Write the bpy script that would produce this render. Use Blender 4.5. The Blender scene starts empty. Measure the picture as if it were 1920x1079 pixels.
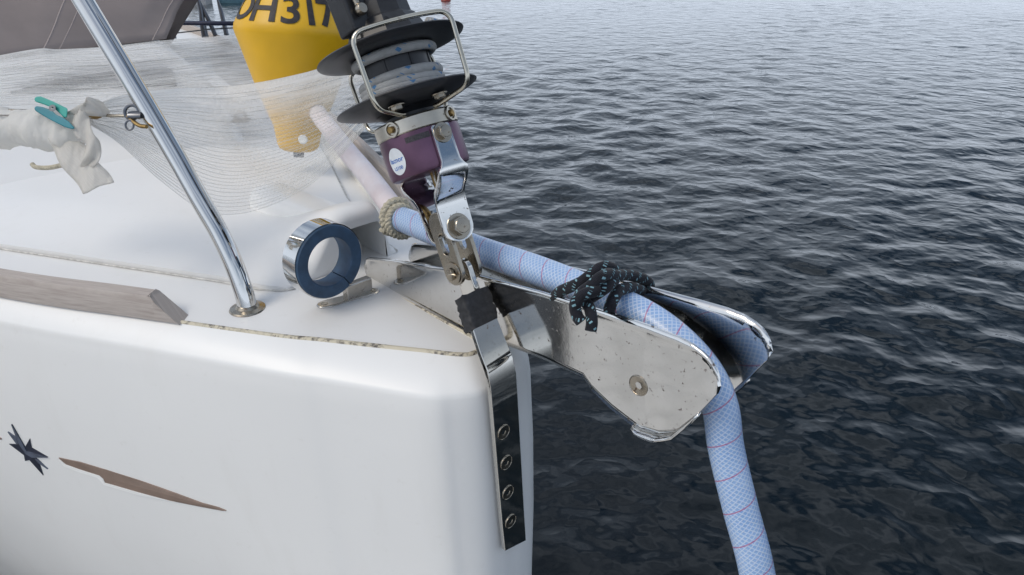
import bpy, bmesh, math, random
import numpy as np
from mathutils import Vector, Matrix, noise as mnoise
from mathutils.bvhtree import BVHTree
random.seed(7); rng = np.random.default_rng(7)
R = math.radians
sc = bpy.context.scene
COL = sc.collection

# ------------------------------------------------------------------ camera
CAM = Vector((0, 0, 1.73)); PITCH = R(25); LENS = 26.0
cam_d = bpy.data.cameras.new('camera'); cam_d.lens = LENS; cam_d.sensor_width = 36
cam_d.clip_start = 0.02; cam_d.clip_end = 9000
cam = bpy.data.objects.new('camera', cam_d); COL.objects.link(cam)
cam.location = CAM; cam.rotation_euler = (R(90) - PITCH, 0, 0); sc.camera = cam

# ------------------------------------------------------------------ sky and light
SUN_EL, SUN_AZ = R(48), R(-122)          # azimuth measured from +Y towards +X
w = bpy.data.worlds.new('World'); sc.world = w; w.use_nodes = True
nt = w.node_tree; nt.nodes.clear()
wo = nt.nodes.new('ShaderNodeOutputWorld'); bg = nt.nodes.new('ShaderNodeBackground')
sky = nt.nodes.new('ShaderNodeTexSky'); sky.sky_type = 'NISHITA'; sky.sun_disc = False
sky.sun_elevation = SUN_EL; sky.sun_rotation = SUN_AZ; sky.air_density = 1.2; sky.dust_density = 3.0
hs = nt.nodes.new('ShaderNodeHueSaturation'); hs.inputs['Saturation'].default_value = 1.15
tc = nt.nodes.new('ShaderNodeTexCoord'); mp = nt.nodes.new('ShaderNodeMapping')
mp.inputs['Scale'].default_value = (1.0, 1.0, 2.6)
nz = nt.nodes.new('ShaderNodeTexNoise'); nz.inputs['Scale'].default_value = 2.3; nz.inputs['Detail'].default_value = 6
cr = nt.nodes.new('ShaderNodeMapRange'); cr.inputs['From Min'].default_value = 0.36; cr.inputs['From Max'].default_value = 0.70
cloud = nt.nodes.new('ShaderNodeMix'); cloud.data_type = 'RGBA'
cloud.inputs['B'].default_value = (9.9, 11.1, 12.9, 1)
nt.links.new(tc.outputs['Generated'], mp.inputs['Vector']); nt.links.new(mp.outputs['Vector'], nz.inputs['Vector'])
nt.links.new(nz.outputs['Fac'], cr.inputs['Value'])
nt.links.new(sky.outputs['Color'], hs.inputs['Color']); nt.links.new(hs.outputs['Color'], cloud.inputs['A'])
sepz = nt.nodes.new('ShaderNodeSeparateXYZ'); nt.links.new(tc.outputs['Generated'], sepz.inputs[0])
hz = nt.nodes.new('ShaderNodeMapRange'); hz.interpolation_type = 'SMOOTHSTEP'; hz.inputs['From Min'].default_value = 0.50; hz.inputs['From Max'].default_value = 0.10
nt.links.new(sepz.outputs[2], hz.inputs['Value'])
mxm = nt.nodes.new('ShaderNodeMath'); mxm.operation = 'MAXIMUM'; nt.links.new(cr.outputs['Result'], mxm.inputs[0]); nt.links.new(hz.outputs['Result'], mxm.inputs[1])
nt.links.new(mxm.outputs[0], cloud.inputs['Factor'])
nt.links.new(cloud.outputs['Result'], bg.inputs['Color']); bg.inputs['Strength'].default_value = 0.090
nt.links.new(bg.outputs['Background'], wo.inputs['Surface'])
sun_d = bpy.data.lights.new('sun', 'SUN'); sun_d.energy = 1.2; sun_d.angle = R(25); sun_d.color = (1, 0.92, 0.80)
sun = bpy.data.objects.new('sun', sun_d); COL.objects.link(sun); sun.location = (0, 0, 30)
sdir = Vector((math.sin(SUN_AZ) * math.cos(SUN_EL), math.cos(SUN_AZ) * math.cos(SUN_EL), math.sin(SUN_EL)))
sun.rotation_euler = sdir.to_track_quat('Z', 'Y').to_euler()
vs = sc.view_settings; vs.view_transform = 'Standard'; vs.look = 'None'; vs.exposure = 0.04; vs.gamma = 1.0
vs.use_curve_mapping = False
sc.cycles.max_bounces = 8; sc.cycles.transparent_max_bounces = 16
sc.cycles.caustics_reflective = False; sc.cycles.caustics_refractive = False

# ------------------------------------------------------------------ measuring helpers (metres; z = 0 is the water)
FPX = LENS / 36 * 1920
def ray(u, v):
    a = (u - 960) / FPX; b = (539.5 - v) / FPX
    return Vector((a, math.cos(PITCH) + b * math.sin(PITCH), -math.sin(PITCH) + b * math.cos(PITCH)))
def at(u, v, d): return CAM + ray(u, v) * d
def on_z(u, v, z): r = ray(u, v); return CAM + r * ((z - CAM.z) / r.z)
def on_plane(u, v, p, n): r = ray(u, v); return CAM + r * ((p - CAM).dot(n) / r.dot(n))
DECK = 1.30
AFT = Vector((math.cos(R(137)), math.sin(R(137)), 0)); FWD = -AFT
STB = Vector((-math.sin(R(137)), math.cos(R(137)), 0)); UP = Vector((0, 0, 1))
ORG = Vector((-0.0470, 0.7583, DECK))
def B(a, s, h): return ORG + AFT * a + STB * s + UP * h       # boat frame: aft, starboard, height over deck
def toB(p): q = p - ORG; return (q.dot(AFT), q.dot(STB), q.z)

# ------------------------------------------------------------------ object helpers
WLOC = {}
def tag(o, label=None, cat=None, group=None, kind=None):
    if label: o['label'] = label
    if cat: o['category'] = cat
    if group: o['group'] = group
    if kind: o['kind'] = kind
    return o
def empty(name, loc, label=None, cat=None, group=None):
    o = bpy.data.objects.new(name, None); COL.objects.link(o); o.location = loc; o.empty_display_size = 0.05
    WLOC[o] = Vector(loc); return tag(o, label, cat, group)
def mesh(name, verts, faces, mat, parent=None, uvs=None, smooth=True, sharp=40, solidify=0, bevel=0):
    vs_ = [Vector(v) for v in verts]
    lo = Vector((min(v.x for v in vs_), min(v.y for v in vs_), min(v.z for v in vs_)))
    hi = Vector((max(v.x for v in vs_), max(v.y for v in vs_), max(v.z for v in vs_)))
    c = (lo + hi) / 2
    me = bpy.data.meshes.new(name); me.from_pydata([tuple(v - c) for v in vs_], [], faces)
    if uvs is not None:
        ul = me.uv_layers.new(name='UVMap')
        for p in me.polygons:
            for k, li in enumerate(p.loop_indices):
                ul.data[li].uv = uvs[p.index][k] if isinstance(uvs, dict) or len(uvs) == len(faces) and isinstance(uvs[p.index], (list, tuple)) and isinstance(uvs[p.index][0], (list, tuple)) else uvs[me.loops[li].vertex_index]
    me.update()
    if smooth:
        me.polygons.foreach_set('use_smooth', [True] * len(me.polygons))
        me.set_sharp_from_angle(angle=R(sharp))
    me.materials.append(mat)
    o = bpy.data.objects.new(name, me); COL.objects.link(o)
    WLOC[o] = c
    if parent: o.parent = parent; o.location = c - WLOC[parent]
    else: o.location = c
    if solidify:
        m = o.modifiers.new('thickness', 'SOLIDIFY'); m.thickness = abs(solidify); m.offset = 0 if solidify > 0 else -1
    if bevel:
        m = o.modifiers.new('bevel', 'BEVEL'); m.width = bevel; m.segments = 3; m.limit_method = 'ANGLE'; m.angle_limit = R(35)
        m.harden_normals = False
    return o
def catmull(pts, n, closed=False):
    P = [np.array(p, float) for p in pts]; out = []
    N = len(P); segs = N if closed else N - 1
    for i in range(segs):
        if closed: p0, p1, p2, p3 = P[i - 1], P[i], P[(i + 1) % N], P[(i + 2) % N]
        else:
            p1, p2 = P[i], P[i + 1]
            p0 = P[i - 1] if i else 2 * p1 - p2
            p3 = P[i + 2] if i + 2 < N else 2 * p2 - p1
        for k in range(n):
            t = k / n
            out.append(0.5 * (2 * p1 + (p2 - p0) * t + (2 * p0 - 5 * p1 + 4 * p2 - p3) * t * t + (3 * p1 - p0 - 3 * p2 + p3) * t ** 3))
    if not closed: out.append(P[-1])
    return [Vector(o) if len(o) == 3 else o for o in out]
def fillet(pts, r, n=5):
    out = [Vector(pts[0])]
    for i in range(1, len(pts) - 1):
        p, a, b = Vector(pts[i]), Vector(pts[i - 1]), Vector(pts[i + 1])
        da, db = (a - p), (b - p); la, lb = da.length, db.length
        rr = min(r, la * .45, lb * .45); s, e = p + da / la * rr, p + db / lb * rr
        for k in range(n + 1):
            t = k / n; out.append(s * (1 - t) ** 2 + p * 2 * t * (1 - t) + e * t * t)
    out.append(Vector(pts[-1])); return out
def tube_data(pts, r, seg=12, closed=False, squash=None):
    pts = [Vector(p) for p in pts]; n = len(pts); V = []; UV = []; F = []
    rad = (lambda i: r[i]) if isinstance(r, (list, tuple)) else (lambda i: r)
    t0 = (pts[1] - pts[0]).normalized(); nrm = t0.orthogonal().normalized(); L = 0; prev = t0
    for i in range(n):
        if closed: t = (pts[(i + 1) % n] - pts[i - 1]).normalized()
        else: t = (pts[min(i + 1, n - 1)] - pts[max(i - 1, 0)]).normalized()
        q = prev.rotation_difference(t); nrm = q @ nrm; nrm = (nrm - t * nrm.dot(t)).normalized(); prev = t
        bn = t.cross(nrm)
        if i: L += (pts[i] - pts[i - 1]).length
        for k in range(seg + 1):
            a = 2 * math.pi * k / seg
            V.append(pts[i] + (nrm * math.cos(a) + bn * math.sin(a)) * rad(i)); UV.append((k / seg, L))
    w_ = seg + 1
    for i in range(n - 1):
        for k in range(seg): F.append((i * w_ + k, i * w_ + k + 1, (i + 1) * w_ + k + 1, (i + 1) * w_ + k))
    if not closed:
        F.append(tuple(reversed(range(seg)))); F.append(tuple((n - 1) * w_ + k for k in range(seg)))
    return V, F, UV
def tube(name, pts, r, mat, parent=None, seg=12, closed=False, **kw):
    pts = list(pts)
    if closed: pts = pts + [pts[0]]
    V, F, UV = tube_data(pts, r, seg)
    return mesh(name, V, F, mat, parent, uvs=UV, **kw)
def joined(name, datas, mat, parent=None, **kw):
    V = []; F = []; UV = []
    for d in datas:
        o = len(V); V += d[0]; F += [tuple(i + o for i in f) for f in d[1]]; UV += list(d[2]) if len(d) > 2 else [(0, 0)] * len(d[0])
    return mesh(name, V, F, mat, parent, uvs=UV, **kw)
def lathe_data(prof, origin, ez, ex, ey, seg=48, a0=0, a1=2 * math.pi, caps=False):
    V = []; F = []; UV = []; full = abs(a1 - a0 - 2 * math.pi) < 1e-6; n = seg if full else seg + 1
    for k in range(n):
        a = a0 + (a1 - a0) * k / seg; d = ex * math.cos(a) + ey * math.sin(a)
        for (r_, z_) in prof: V.append(origin + d * r_ + ez * z_); UV.append((a * .1, z_))
    m = len(prof)
    for k in range(seg if full else seg):
        k2 = (k + 1) % n
        for j in range(m - 1): F.append((k * m + j, k2 * m + j, k2 * m + j + 1, k * m + j + 1))
    if not full and caps:
        F.append(tuple(range(m - 1))); F.append(tuple(reversed(range(seg * m, seg * m + m - 1))))
    return V, F, UV
def lathe(name, prof, origin, ez, ex, ey, mat, parent=None, seg=48, a0=0, a1=2 * math.pi, caps=False, **kw):
    V, F, UV = lathe_data(prof, origin, ez, ex, ey, seg, a0, a1, caps)
    return mesh(name, V, F, mat, parent, uvs=UV, **kw)
def prism_data(outline, org, ex, ey, ez, t):
    n = len(outline); V = [org + ex * x + ey * y + ez * (t / 2) for x, y in outline] + [org + ex * x + ey * y - ez * (t / 2) for x, y in outline]
    F = [tuple(range(n)), tuple(reversed(range(n, 2 * n)))] + [(i, i + n, (i + 1) % n + n, (i + 1) % n) for i in range(n)]
    return V, F, [(0, 0)] * (2 * n)
def prism(name, outline, org, ex, ey, ez, t, mat, parent=None, **kw):
    V, F, _ = prism_data(outline, org, ex, ey, ez, t); return mesh(name, V, F, mat, parent, **kw)
def box(name, c, ex, ey, ez, hx, hy, hz, mat, parent=None, **kw):
    return prism(name, [(-hx, -hy), (hx, -hy), (hx, hy), (-hx, hy)], c, ex, ey, ez, hz * 2, mat, parent, **kw)
def frame_of(n, hint=UP):
    n = n.normalized(); x = hint.cross(n)
    if x.length < 1e-4: x = Vector((1, 0, 0)).cross(n)
    x.normalize(); return x, n.cross(x), n
def hex_bolt(name, p, n, r, h, mat, parent, washer=True, rot=0.3):
    ex, ey, ez = frame_of(n)
    ds = []
    if washer: ds.append(lathe_data([(0, .0), (r * 1.45, .0), (r * 1.5, .0006), (r * 1.45, .0014), (0, .0014)], p, ez, ex, ey, 28))
    o = p + ez * (.0014 if washer else 0)
    hx = [(r * 1.1 * math.cos(rot + k * math.pi / 3), r * 1.1 * math.sin(rot + k * math.pi / 3)) for k in range(6)]
    ds.append(prism_data(hx, o + ez * h / 2, ex, ey, ez, h))
    ds.append(lathe_data([(r * .86, h), (r * .8, h + .0007), (0, h + .0009)], o, ez, ex, ey, 24))
    return joined(name, ds, mat, parent, sharp=30)
def socket_screw(name, p, n, r, mat, parent, depth=.006):
    ex, ey, ez = frame_of(n); N = 24; V = []; F = []
    rings = [(r * 1.06, -.0010, 0), (r * 1.03, .0003, 0), (r * .97, .0005, 0), (r * .93, .0001, 0), (r * .44, .0000, 0), (r * .40, -.0002, 1), (r * .38, -depth, 1)]
    for (rr, z, hexy) in rings:
        for k in range(N):
            a = 2 * math.pi * k / N; q = rr
            if hexy: q = rr * math.cos(math.pi / 6) / math.cos((a % (math.pi / 3)) - math.pi / 6)
            V.append(p + (ex * math.cos(a) + ey * math.sin(a)) * q + ez * z)
    for j in range(len(rings) - 1):
        for k in range(N): F.append((j * N + k, j * N + (k + 1) % N, (j + 1) * N + (k + 1) % N, (j + 1) * N + k))
    F.append(tuple((len(rings) - 1) * N + k for k in range(N)))
    return mesh(name, V, F, mat, parent, sharp=25)

# ------------------------------------------------------------------ materials
def new_mat(name):
    m = bpy.data.materials.new(name); m.use_nodes = True
    t = m.node_tree; b = t.nodes['Principled BSDF']; return m, t, b
def N(t, typ, **kw):
    n = t.nodes.new(typ)
    for k, v in kw.items():
        if k in n.inputs: n.inputs[k].default_value = v
        else: setattr(n, k, v)
    return n
def ramp(t, fac, stops):
    r = t.nodes.new('ShaderNodeValToRGB'); e = r.color_ramp.elements
    while len(e) > 1: e.remove(e[-1])
    e[0].position, e[0].color = stops[0][0], (*stops[0][1], 1)
    for p, c in stops[1:]:
        x = e.new(p); x.color = (*c, 1)
    t.links.new(fac, r.inputs['Fac']); return r.outputs['Color']
def coords(t, kind='Object', scale=(1, 1, 1)):
    c = t.nodes.new('ShaderNodeTexCoord'); m = t.nodes.new('ShaderNodeMapping'); m.inputs['Scale'].default_value = scale
    t.links.new(c.outputs[kind], m.inputs['Vector']); return m.outputs['Vector']
def noise(t, vec, scale, detail=4, rough=.55):
    n = t.nodes.new('ShaderNodeTexNoise'); n.inputs['Scale'].default_value = scale; n.inputs['Detail'].default_value = detail
    n.inputs['Roughness'].default_value = rough; t.links.new(vec, n.inputs['Vector']); return n.outputs['Fac']
def mathn(t, op, a, b=None, c=None):
    n = t.nodes.new('ShaderNodeMath'); n.operation = op
    for i, x in enumerate((a, b, c)):
        if x is None: continue
        if isinstance(x, (int, float)): n.inputs[i].default_value = x
        else: t.links.new(x, n.inputs[i])
    return n.outputs[0]
def mixc(t, f, a, b):
    n = t.nodes.new('ShaderNodeMix'); n.data_type = 'RGBA'
    for k, x in (('Factor', f), ('A', a), ('B', b)):
        s = [i for i in n.inputs if i.name == k and (k == 'Factor' and i.type == 'VALUE' or i.type == 'RGBA')][0]
        if isinstance(x, (int, float)): s.default_value = x
        elif isinstance(x, tuple): s.default_value = (*x, 1)
        else: t.links.new(x, s)
    return [o for o in n.outputs if o.type == 'RGBA'][0]
def bump(t, b, h, strength=.3, dist=.001):
    n = t.nodes.new('ShaderNodeBump'); n.inputs['Strength'].default_value = strength; n.inputs['Distance'].default_value = dist
    t.links.new(h, n.inputs['Height']); t.links.new(n.outputs['Normal'], b.inputs['Normal']); return n
def simple(name, col, rough=.5, metal=0, nscale=40, var=.25, bmp=0.0, coat=0, spec=.5, detail=4):
    m, t, b = new_mat(name); v = coords(t); f = noise(t, v, nscale, detail)
    lo = tuple(c * (1 - var) for c in col); hi = tuple(min(1, c * (1 + var)) for c in col)
    t.links.new(ramp(t, f, [(.3, lo), (.7, hi)]), b.inputs['Base Color'])
    b.inputs['Roughness'].default_value = rough; b.inputs['Metallic'].default_value = metal
    b.inputs['Coat Weight'].default_value = coat; b.inputs['Specular IOR Level'].default_value = spec
    if bmp: bump(t, b, f, bmp, .002)
    return m
def gelcoat(name, col):
    m, t, b = new_mat(name); v = coords(t); f1 = noise(t, v, 3.2, 5); f2 = noise(t, v, 55, 5, .7); f3 = noise(t, coords(t, 'Object', (1, 1, .25)), 14, 5, .65)
    base = ramp(t, f1, [(.3, tuple(c * .97 for c in col)), (.7, col)])
    dirt = ramp(t, f2, [(.62, (0, 0, 0)), (.80, (1, 1, 1))]); streak = ramp(t, f3, [(.55, (0, 0, 0)), (.8, (1, 1, 1))])
    c1 = mixc(t, mathn(t, 'MULTIPLY', dirt, .16), base, (.44, .40, .33)); c2 = mixc(t, mathn(t, 'MULTIPLY', streak, .10), c1, (.50, .47, .40))
    t.links.new(c2, b.inputs['Base Color']); t.links.new(ramp(t, f1, [(.3, (.36,) * 3), (.7, (.48,) * 3)]), b.inputs['Roughness'])
    b.inputs['Coat Weight'].default_value = .06; b.inputs['Coat Roughness'].default_value = .2
    bump(t, b, f1, .06, .01); return m
def steel(name, col=(.68, .665, .635), rough=.10, rust=.5, smudge=.5, warm=.3):
    m, t, b = new_mat(name); v = coords(t); f1 = noise(t, v, 18, 5, .6); f2 = noise(t, v, 210, 3, .6); f3 = noise(t, v, 45, 6, .7); f4 = noise(t, v, 900, 2)
    b.inputs['Metallic'].default_value = 1
    c0 = ramp(t, f1, [(.3, col), (.7, tuple(a * (1 - .18 * smudge) * k for a, k in zip(col, (1, 1 - .06 * warm, 1 - .16 * warm))))])
    speck = ramp(t, f2, [(.63, (0, 0, 0)), (.69, (1, 1, 1))]); patch = ramp(t, f3, [(.42, (0, 0, 0)), (.60, (1, 1, 1))])
    k = mathn(t, 'MULTIPLY', mathn(t, 'MULTIPLY', speck, patch), rust)
    t.links.new(mixc(t, k, c0, (.09, .042, .02)), b.inputs['Base Color'])
    rr = mathn(t, 'MULTIPLY_ADD', f3, rough * 1.1 * smudge, rough * .6); rr = mathn(t, 'MULTIPLY_ADD', k, .4, rr)
    t.links.new(rr, b.inputs['Roughness']); bump(t, b, mathn(t, 'ADD', f1, mathn(t, 'MULTIPLY', f4, .03)), .03, .004); return m

M = {}
M['gel'] = gelcoat('white_gelcoat', (.82, .82, .805)); M['deck'] = gelcoat('deck_gelcoat', (.78, .78, .77))
M['steel'] = steel('stainless_plate', (.74, .735, .72), rust=.9, rough=.085, smudge=.7, warm=.15); M['steel_pol'] = steel('polished_stainless', (.66, .655, .64), .045, .12, .35, .1)
M['steel_strap'] = steel('chainplate_stainless', (.62, .60, .56), .05, .45, .4); M['steel_dull'] = steel('dull_stainless', (.40, .37, .32), .26, .7, .8, .8)
M['bolt'] = steel('bolt_stainless', (.44, .40, .34), .24, .8, .9, .8); M['alu'] = steel('tarnished_aluminium', (.58, .55, .49), .34, .6, .9, .7)
M['dark_steel'] = steel('dark_rigging', (.16, .17, .19), .35, .2, .6)
M['black'] = simple('black_plastic', (.018, .019, .022), .42, nscale=90, var=.4, bmp=.05)
M['black_drum'] = simple('worn_black_drum', (.030, .031, .035), .40, nscale=25, var=.45, bmp=.04)
M['purple'] = simple('purple_anodised', (.130, .068, .110), .36, metal=.65, nscale=16, var=.35, bmp=.02)
M['plate_grey'] = simple('worn_nameplate', (.045, .038, .044), .5, nscale=600, var=.6)
M['liner'] = simple('blue_plastic_liner', (.030, .070, .130), .55, nscale=60, var=.3, bmp=.15)
M['tape'] = simple('black_cloth_tape', (.016, .017, .020), .62, nscale=160, var=.5, bmp=.5)
M['yellow'] = simple('yellow_buoy_plastic', (.72, .41, .008), .42, nscale=9, var=.10, bmp=.04, detail=6)
M['letter'] = simple('black_paint', (.028, .024, .026), .6, nscale=120, var=.5)
M['sticker'] = simple('white_sticker', (.68, .72, .76), .4, nscale=80, var=.08)
M['sticker_blue'] = simple('blue_print', (.05, .16, .48), .5, nscale=80, var=.1)
M['teal'] = simple('turquoise_plastic', (.035, .36, .30), .4, nscale=30, var=.12); M['teal_dark'] = simple('blue_green_plastic', (.03, .22, .27), .4, nscale=30, var=.12)
M['tent'] = simple('taupe_canvas', (.255, .215, .200), .85, nscale=6, var=.10, bmp=.2, spec=.2)
M['tent_seam'] = simple('taupe_seam', (.33, .28, .26), .85, nscale=200, var=.15)
M['smoke'] = simple('smoked_acrylic', (.06, .062, .068), .25, nscale=10, var=.2)
M['beige_rope'] = simple('beige_laid_rope', (.50, .46, .36), .85, nscale=300, var=.3, bmp=.6, spec=.2)
M['grey_rope'] = simple('weathered_grey_rope', (.32, .30, .28), .85, nscale=300, var=.35, bmp=.6, spec=.2)
M['roller'] = simple('black_rubber_roller', (.02, .02, .021), .7, nscale=60, var=.3)
M['navy'] = simple('navy_cord', (.012, .018, .055), .6, nscale=60, var=.3)
M['emblem'] = simple('slate_blue_emblem', (.12, .14, .19), .35, metal=.4, nscale=60, var=.3)
M['emblem_dark'] = simple('dark_navy_emblem', (.028, .033, .055), .35, metal=.3, nscale=60, var=.3)
M['stripe'] = simple('bronze_hull_stripe', (.23, .165, .13), .38, nscale=30, var=.15, coat=.2)
M['stripe_edge'] = simple('white_hull_edge', (.88, .88, .86), .3, nscale=30, var=.03)
M['tan'] = simple('tan_panel', (.42, .35, .29), .6, nscale=20, var=.12)
M['red'] = simple('red_float', (.30, .05, .035), .5)
M['boat_grey'] = simple('grey_boat_hull', (.50, .50, .50), .5); M['boat_teal'] = simple('teal_boat_hull', (.10, .20, .25), .4); M['boat_white'] = simple('white_boat_cabin', (.75, .76, .74), .4)
M['brass'] = simple('tarnished_bronze', (.28, .19, .08), .4, metal=1, nscale=80, var=.4)

def mat_teak():
    m, t, b = new_mat('weathered_teak'); v = coords(t, 'UV', (1, 1, 1)); mp_ = N(t, 'ShaderNodeMapping'); mp_.inputs['Scale'].default_value = (60, 3, 1)
    t.links.new(v, mp_.inputs['Vector']); f = noise(t, mp_.outputs['Vector'], 6, 7, .65); f2 = noise(t, coords(t), 22, 5)
    c = ramp(t, f, [(.3, (.30, .255, .23)), (.55, (.44, .395, .36)), (.75, (.52, .475, .44))])
    t.links.new(mixc(t, mathn(t, 'MULTIPLY', f2, .5), c, (.47, .42, .39)), b.inputs['Base Color']); b.inputs['Roughness'].default_value = .75
    b.inputs['Specular IOR Level'].default_value = .25; bump(t, b, f, .35, .0008); return m
M['teak'] = mat_teak()
def mat_caulk():
    m, t, b = new_mat('mouldy_caulk'); v = coords(t); f = noise(t, v, 130, 5, .7); f2 = noise(t, v, 13, 3)
    k = mathn(t, 'MULTIPLY', ramp(t, f, [(.46, (0, 0, 0)), (.60, (1, 1, 1))]), ramp(t, f2, [(.44, (0, 0, 0)), (.56, (1, 1, 1))]))
    t.links.new(mixc(t, k, (.60, .55, .43), (.11, .10, .09)), b.inputs['Base Color']); b.inputs['Roughness'].default_value = .8; bump(t, b, f, .4, .001); return m
M['caulk'] = mat_caulk(); M['seam'] = simple('pale_grey_seal', (.60, .59, .56), .7, nscale=90, var=.3)
def mat_hose():
    m, t, b = new_mat('braided_blue_hose'); uvn = N(t, 'ShaderNodeUVMap'); sp = N(t, 'ShaderNodeSeparateXYZ'); t.links.new(uvn.outputs['UV'], sp.inputs[0])
    U, Vv = sp.outputs[0], sp.outputs[1]
    def helix(nu, nv, width, soft):
        p = mathn(t, 'ADD', mathn(t, 'MULTIPLY', U, nu), mathn(t, 'MULTIPLY', Vv, nv)); f = mathn(t, 'FRACT', p)
        d = mathn(t, 'ABSOLUTE', mathn(t, 'SUBTRACT', f, .5))
        n = t.nodes.new('ShaderNodeMapRange'); n.interpolation_type = 'SMOOTHSTEP'; n.inputs['From Min'].default_value = width + soft; n.inputs['From Max'].default_value = width
        t.links.new(d, n.inputs['Value']); return n.outputs['Result']
    h1 = helix(17, 200, .05, .14); h2 = helix(-17, 200, .05, .14); br = mathn(t, 'MAXIMUM', h1, h2)
    red = helix(-1, 1 / .0345, .010, .018)
    f = noise(t, coords(t), 30, 5)
    c0 = ramp(t, f, [(.3, (.225, .375, .650)), (.7, (.310, .460, .710))])
    c1 = mixc(t, mathn(t, 'MULTIPLY', br, .56), c0, (.70, .77, .86)); c2 = mixc(t, mathn(t, 'MULTIPLY', red, .72), c1, (.42, .05, .16))
    t.links.new(c2, b.inputs['Base Color']); b.inputs['Roughness'].default_value = .32; b.inputs['Coat Weight'].default_value = .35; b.inputs['Coat Roughness'].default_value = .18
    b.inputs['Subsurface Weight'].default_value = .15; b.inputs['Subsurface Radius'].default_value = (.004, .006, .01); b.inputs['Subsurface Scale'].default_value = .5
    bump(t, b, br, .25, .0006); return m
M['hose'] = mat_hose()
def mat_rope(name, base, fleck, nu, nv, amount, var=.2, thresh=.5, fleck_len=.35):
    """braided rope: base yarn with flecks laid on opposite helices"""
    m, t, b = new_mat(name); uvn = N(t, 'ShaderNodeUVMap'); sp = N(t, 'ShaderNodeSeparateXYZ'); t.links.new(uvn.outputs['UV'], sp.inputs[0])
    U, Vv = sp.outputs[0], sp.outputs[1]
    def hel(a, c): return mathn(t, 'FRACT', mathn(t, 'ADD', mathn(t, 'MULTIPLY', U, a), mathn(t, 'MULTIPLY', Vv, c)))
    fine1 = mathn(t, 'SINE', mathn(t, 'MULTIPLY', mathn(t, 'ADD', mathn(t, 'MULTIPLY', U, 10), mathn(t, 'MULTIPLY', Vv, 420)), 6.283))
    fine2 = mathn(t, 'SINE', mathn(t, 'MULTIPLY', mathn(t, 'ADD', mathn(t, 'MULTIPLY', U, -10), mathn(t, 'MULTIPLY', Vv, 420)), 6.283))
    weave = mathn(t, 'MULTIPLY', fine1, fine2)
    band = mathn(t, 'LESS_THAN', hel(nu, nv), amount); gate = mathn(t, 'GREATER_THAN', hel(-nu * 2, nv * 2.0), fleck_len)
    gate2 = mathn(t, 'LESS_THAN', hel(3 * nu, -nv * 3.5), thresh)
    k = mathn(t, 'MULTIPLY', mathn(t, 'MULTIPLY', band, gate), gate2)
    f = noise(t, coords(t), 120, 4); c0 = ramp(t, f, [(.3, tuple(c * (1 - var) for c in base)), (.7, tuple(c * (1 + var) for c in base))])
    t.links.new(mixc(t, mathn(t, 'MULTIPLY', k, .9), c0, fleck), b.inputs['Base Color']); b.inputs['Roughness'].default_value = .8
    b.inputs['Specular IOR Level'].default_value = .25; b.inputs['Sheen Weight'].default_value = .1
    bump(t, b, weave, .35, .0006); return m
M['furl'] = mat_rope('grey_furling_line', (.43, .43, .42), (.05, .20, .42), 1, 26, .20, .12, .55, .45)
M['lash'] = mat_rope('black_flecked_rope', (.010, .011, .017), (.22, .40, .46), 2, 62, .30, .4, .5, .40)
def mat_sleeve():
    m, t, b = new_mat('white_braid_sleeve'); v = coords(t, 'UV', (24, 260, 1)); f = noise(t, v, 1.0, 3); f2 = noise(t, coords(t), 20, 4)
    c = ramp(t, f2, [(.3, (.66, .58, .60)), (.7, (.76, .74, .78))]); t.links.new(mixc(t, mathn(t, 'MULTIPLY', f, .35), c, (.78, .70, .70)), b.inputs['Base Color'])
    b.inputs['Roughness'].default_value = .7; bump(t, b, f, .5, .001); return m
M['sleeve'] = mat_sleeve()
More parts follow.
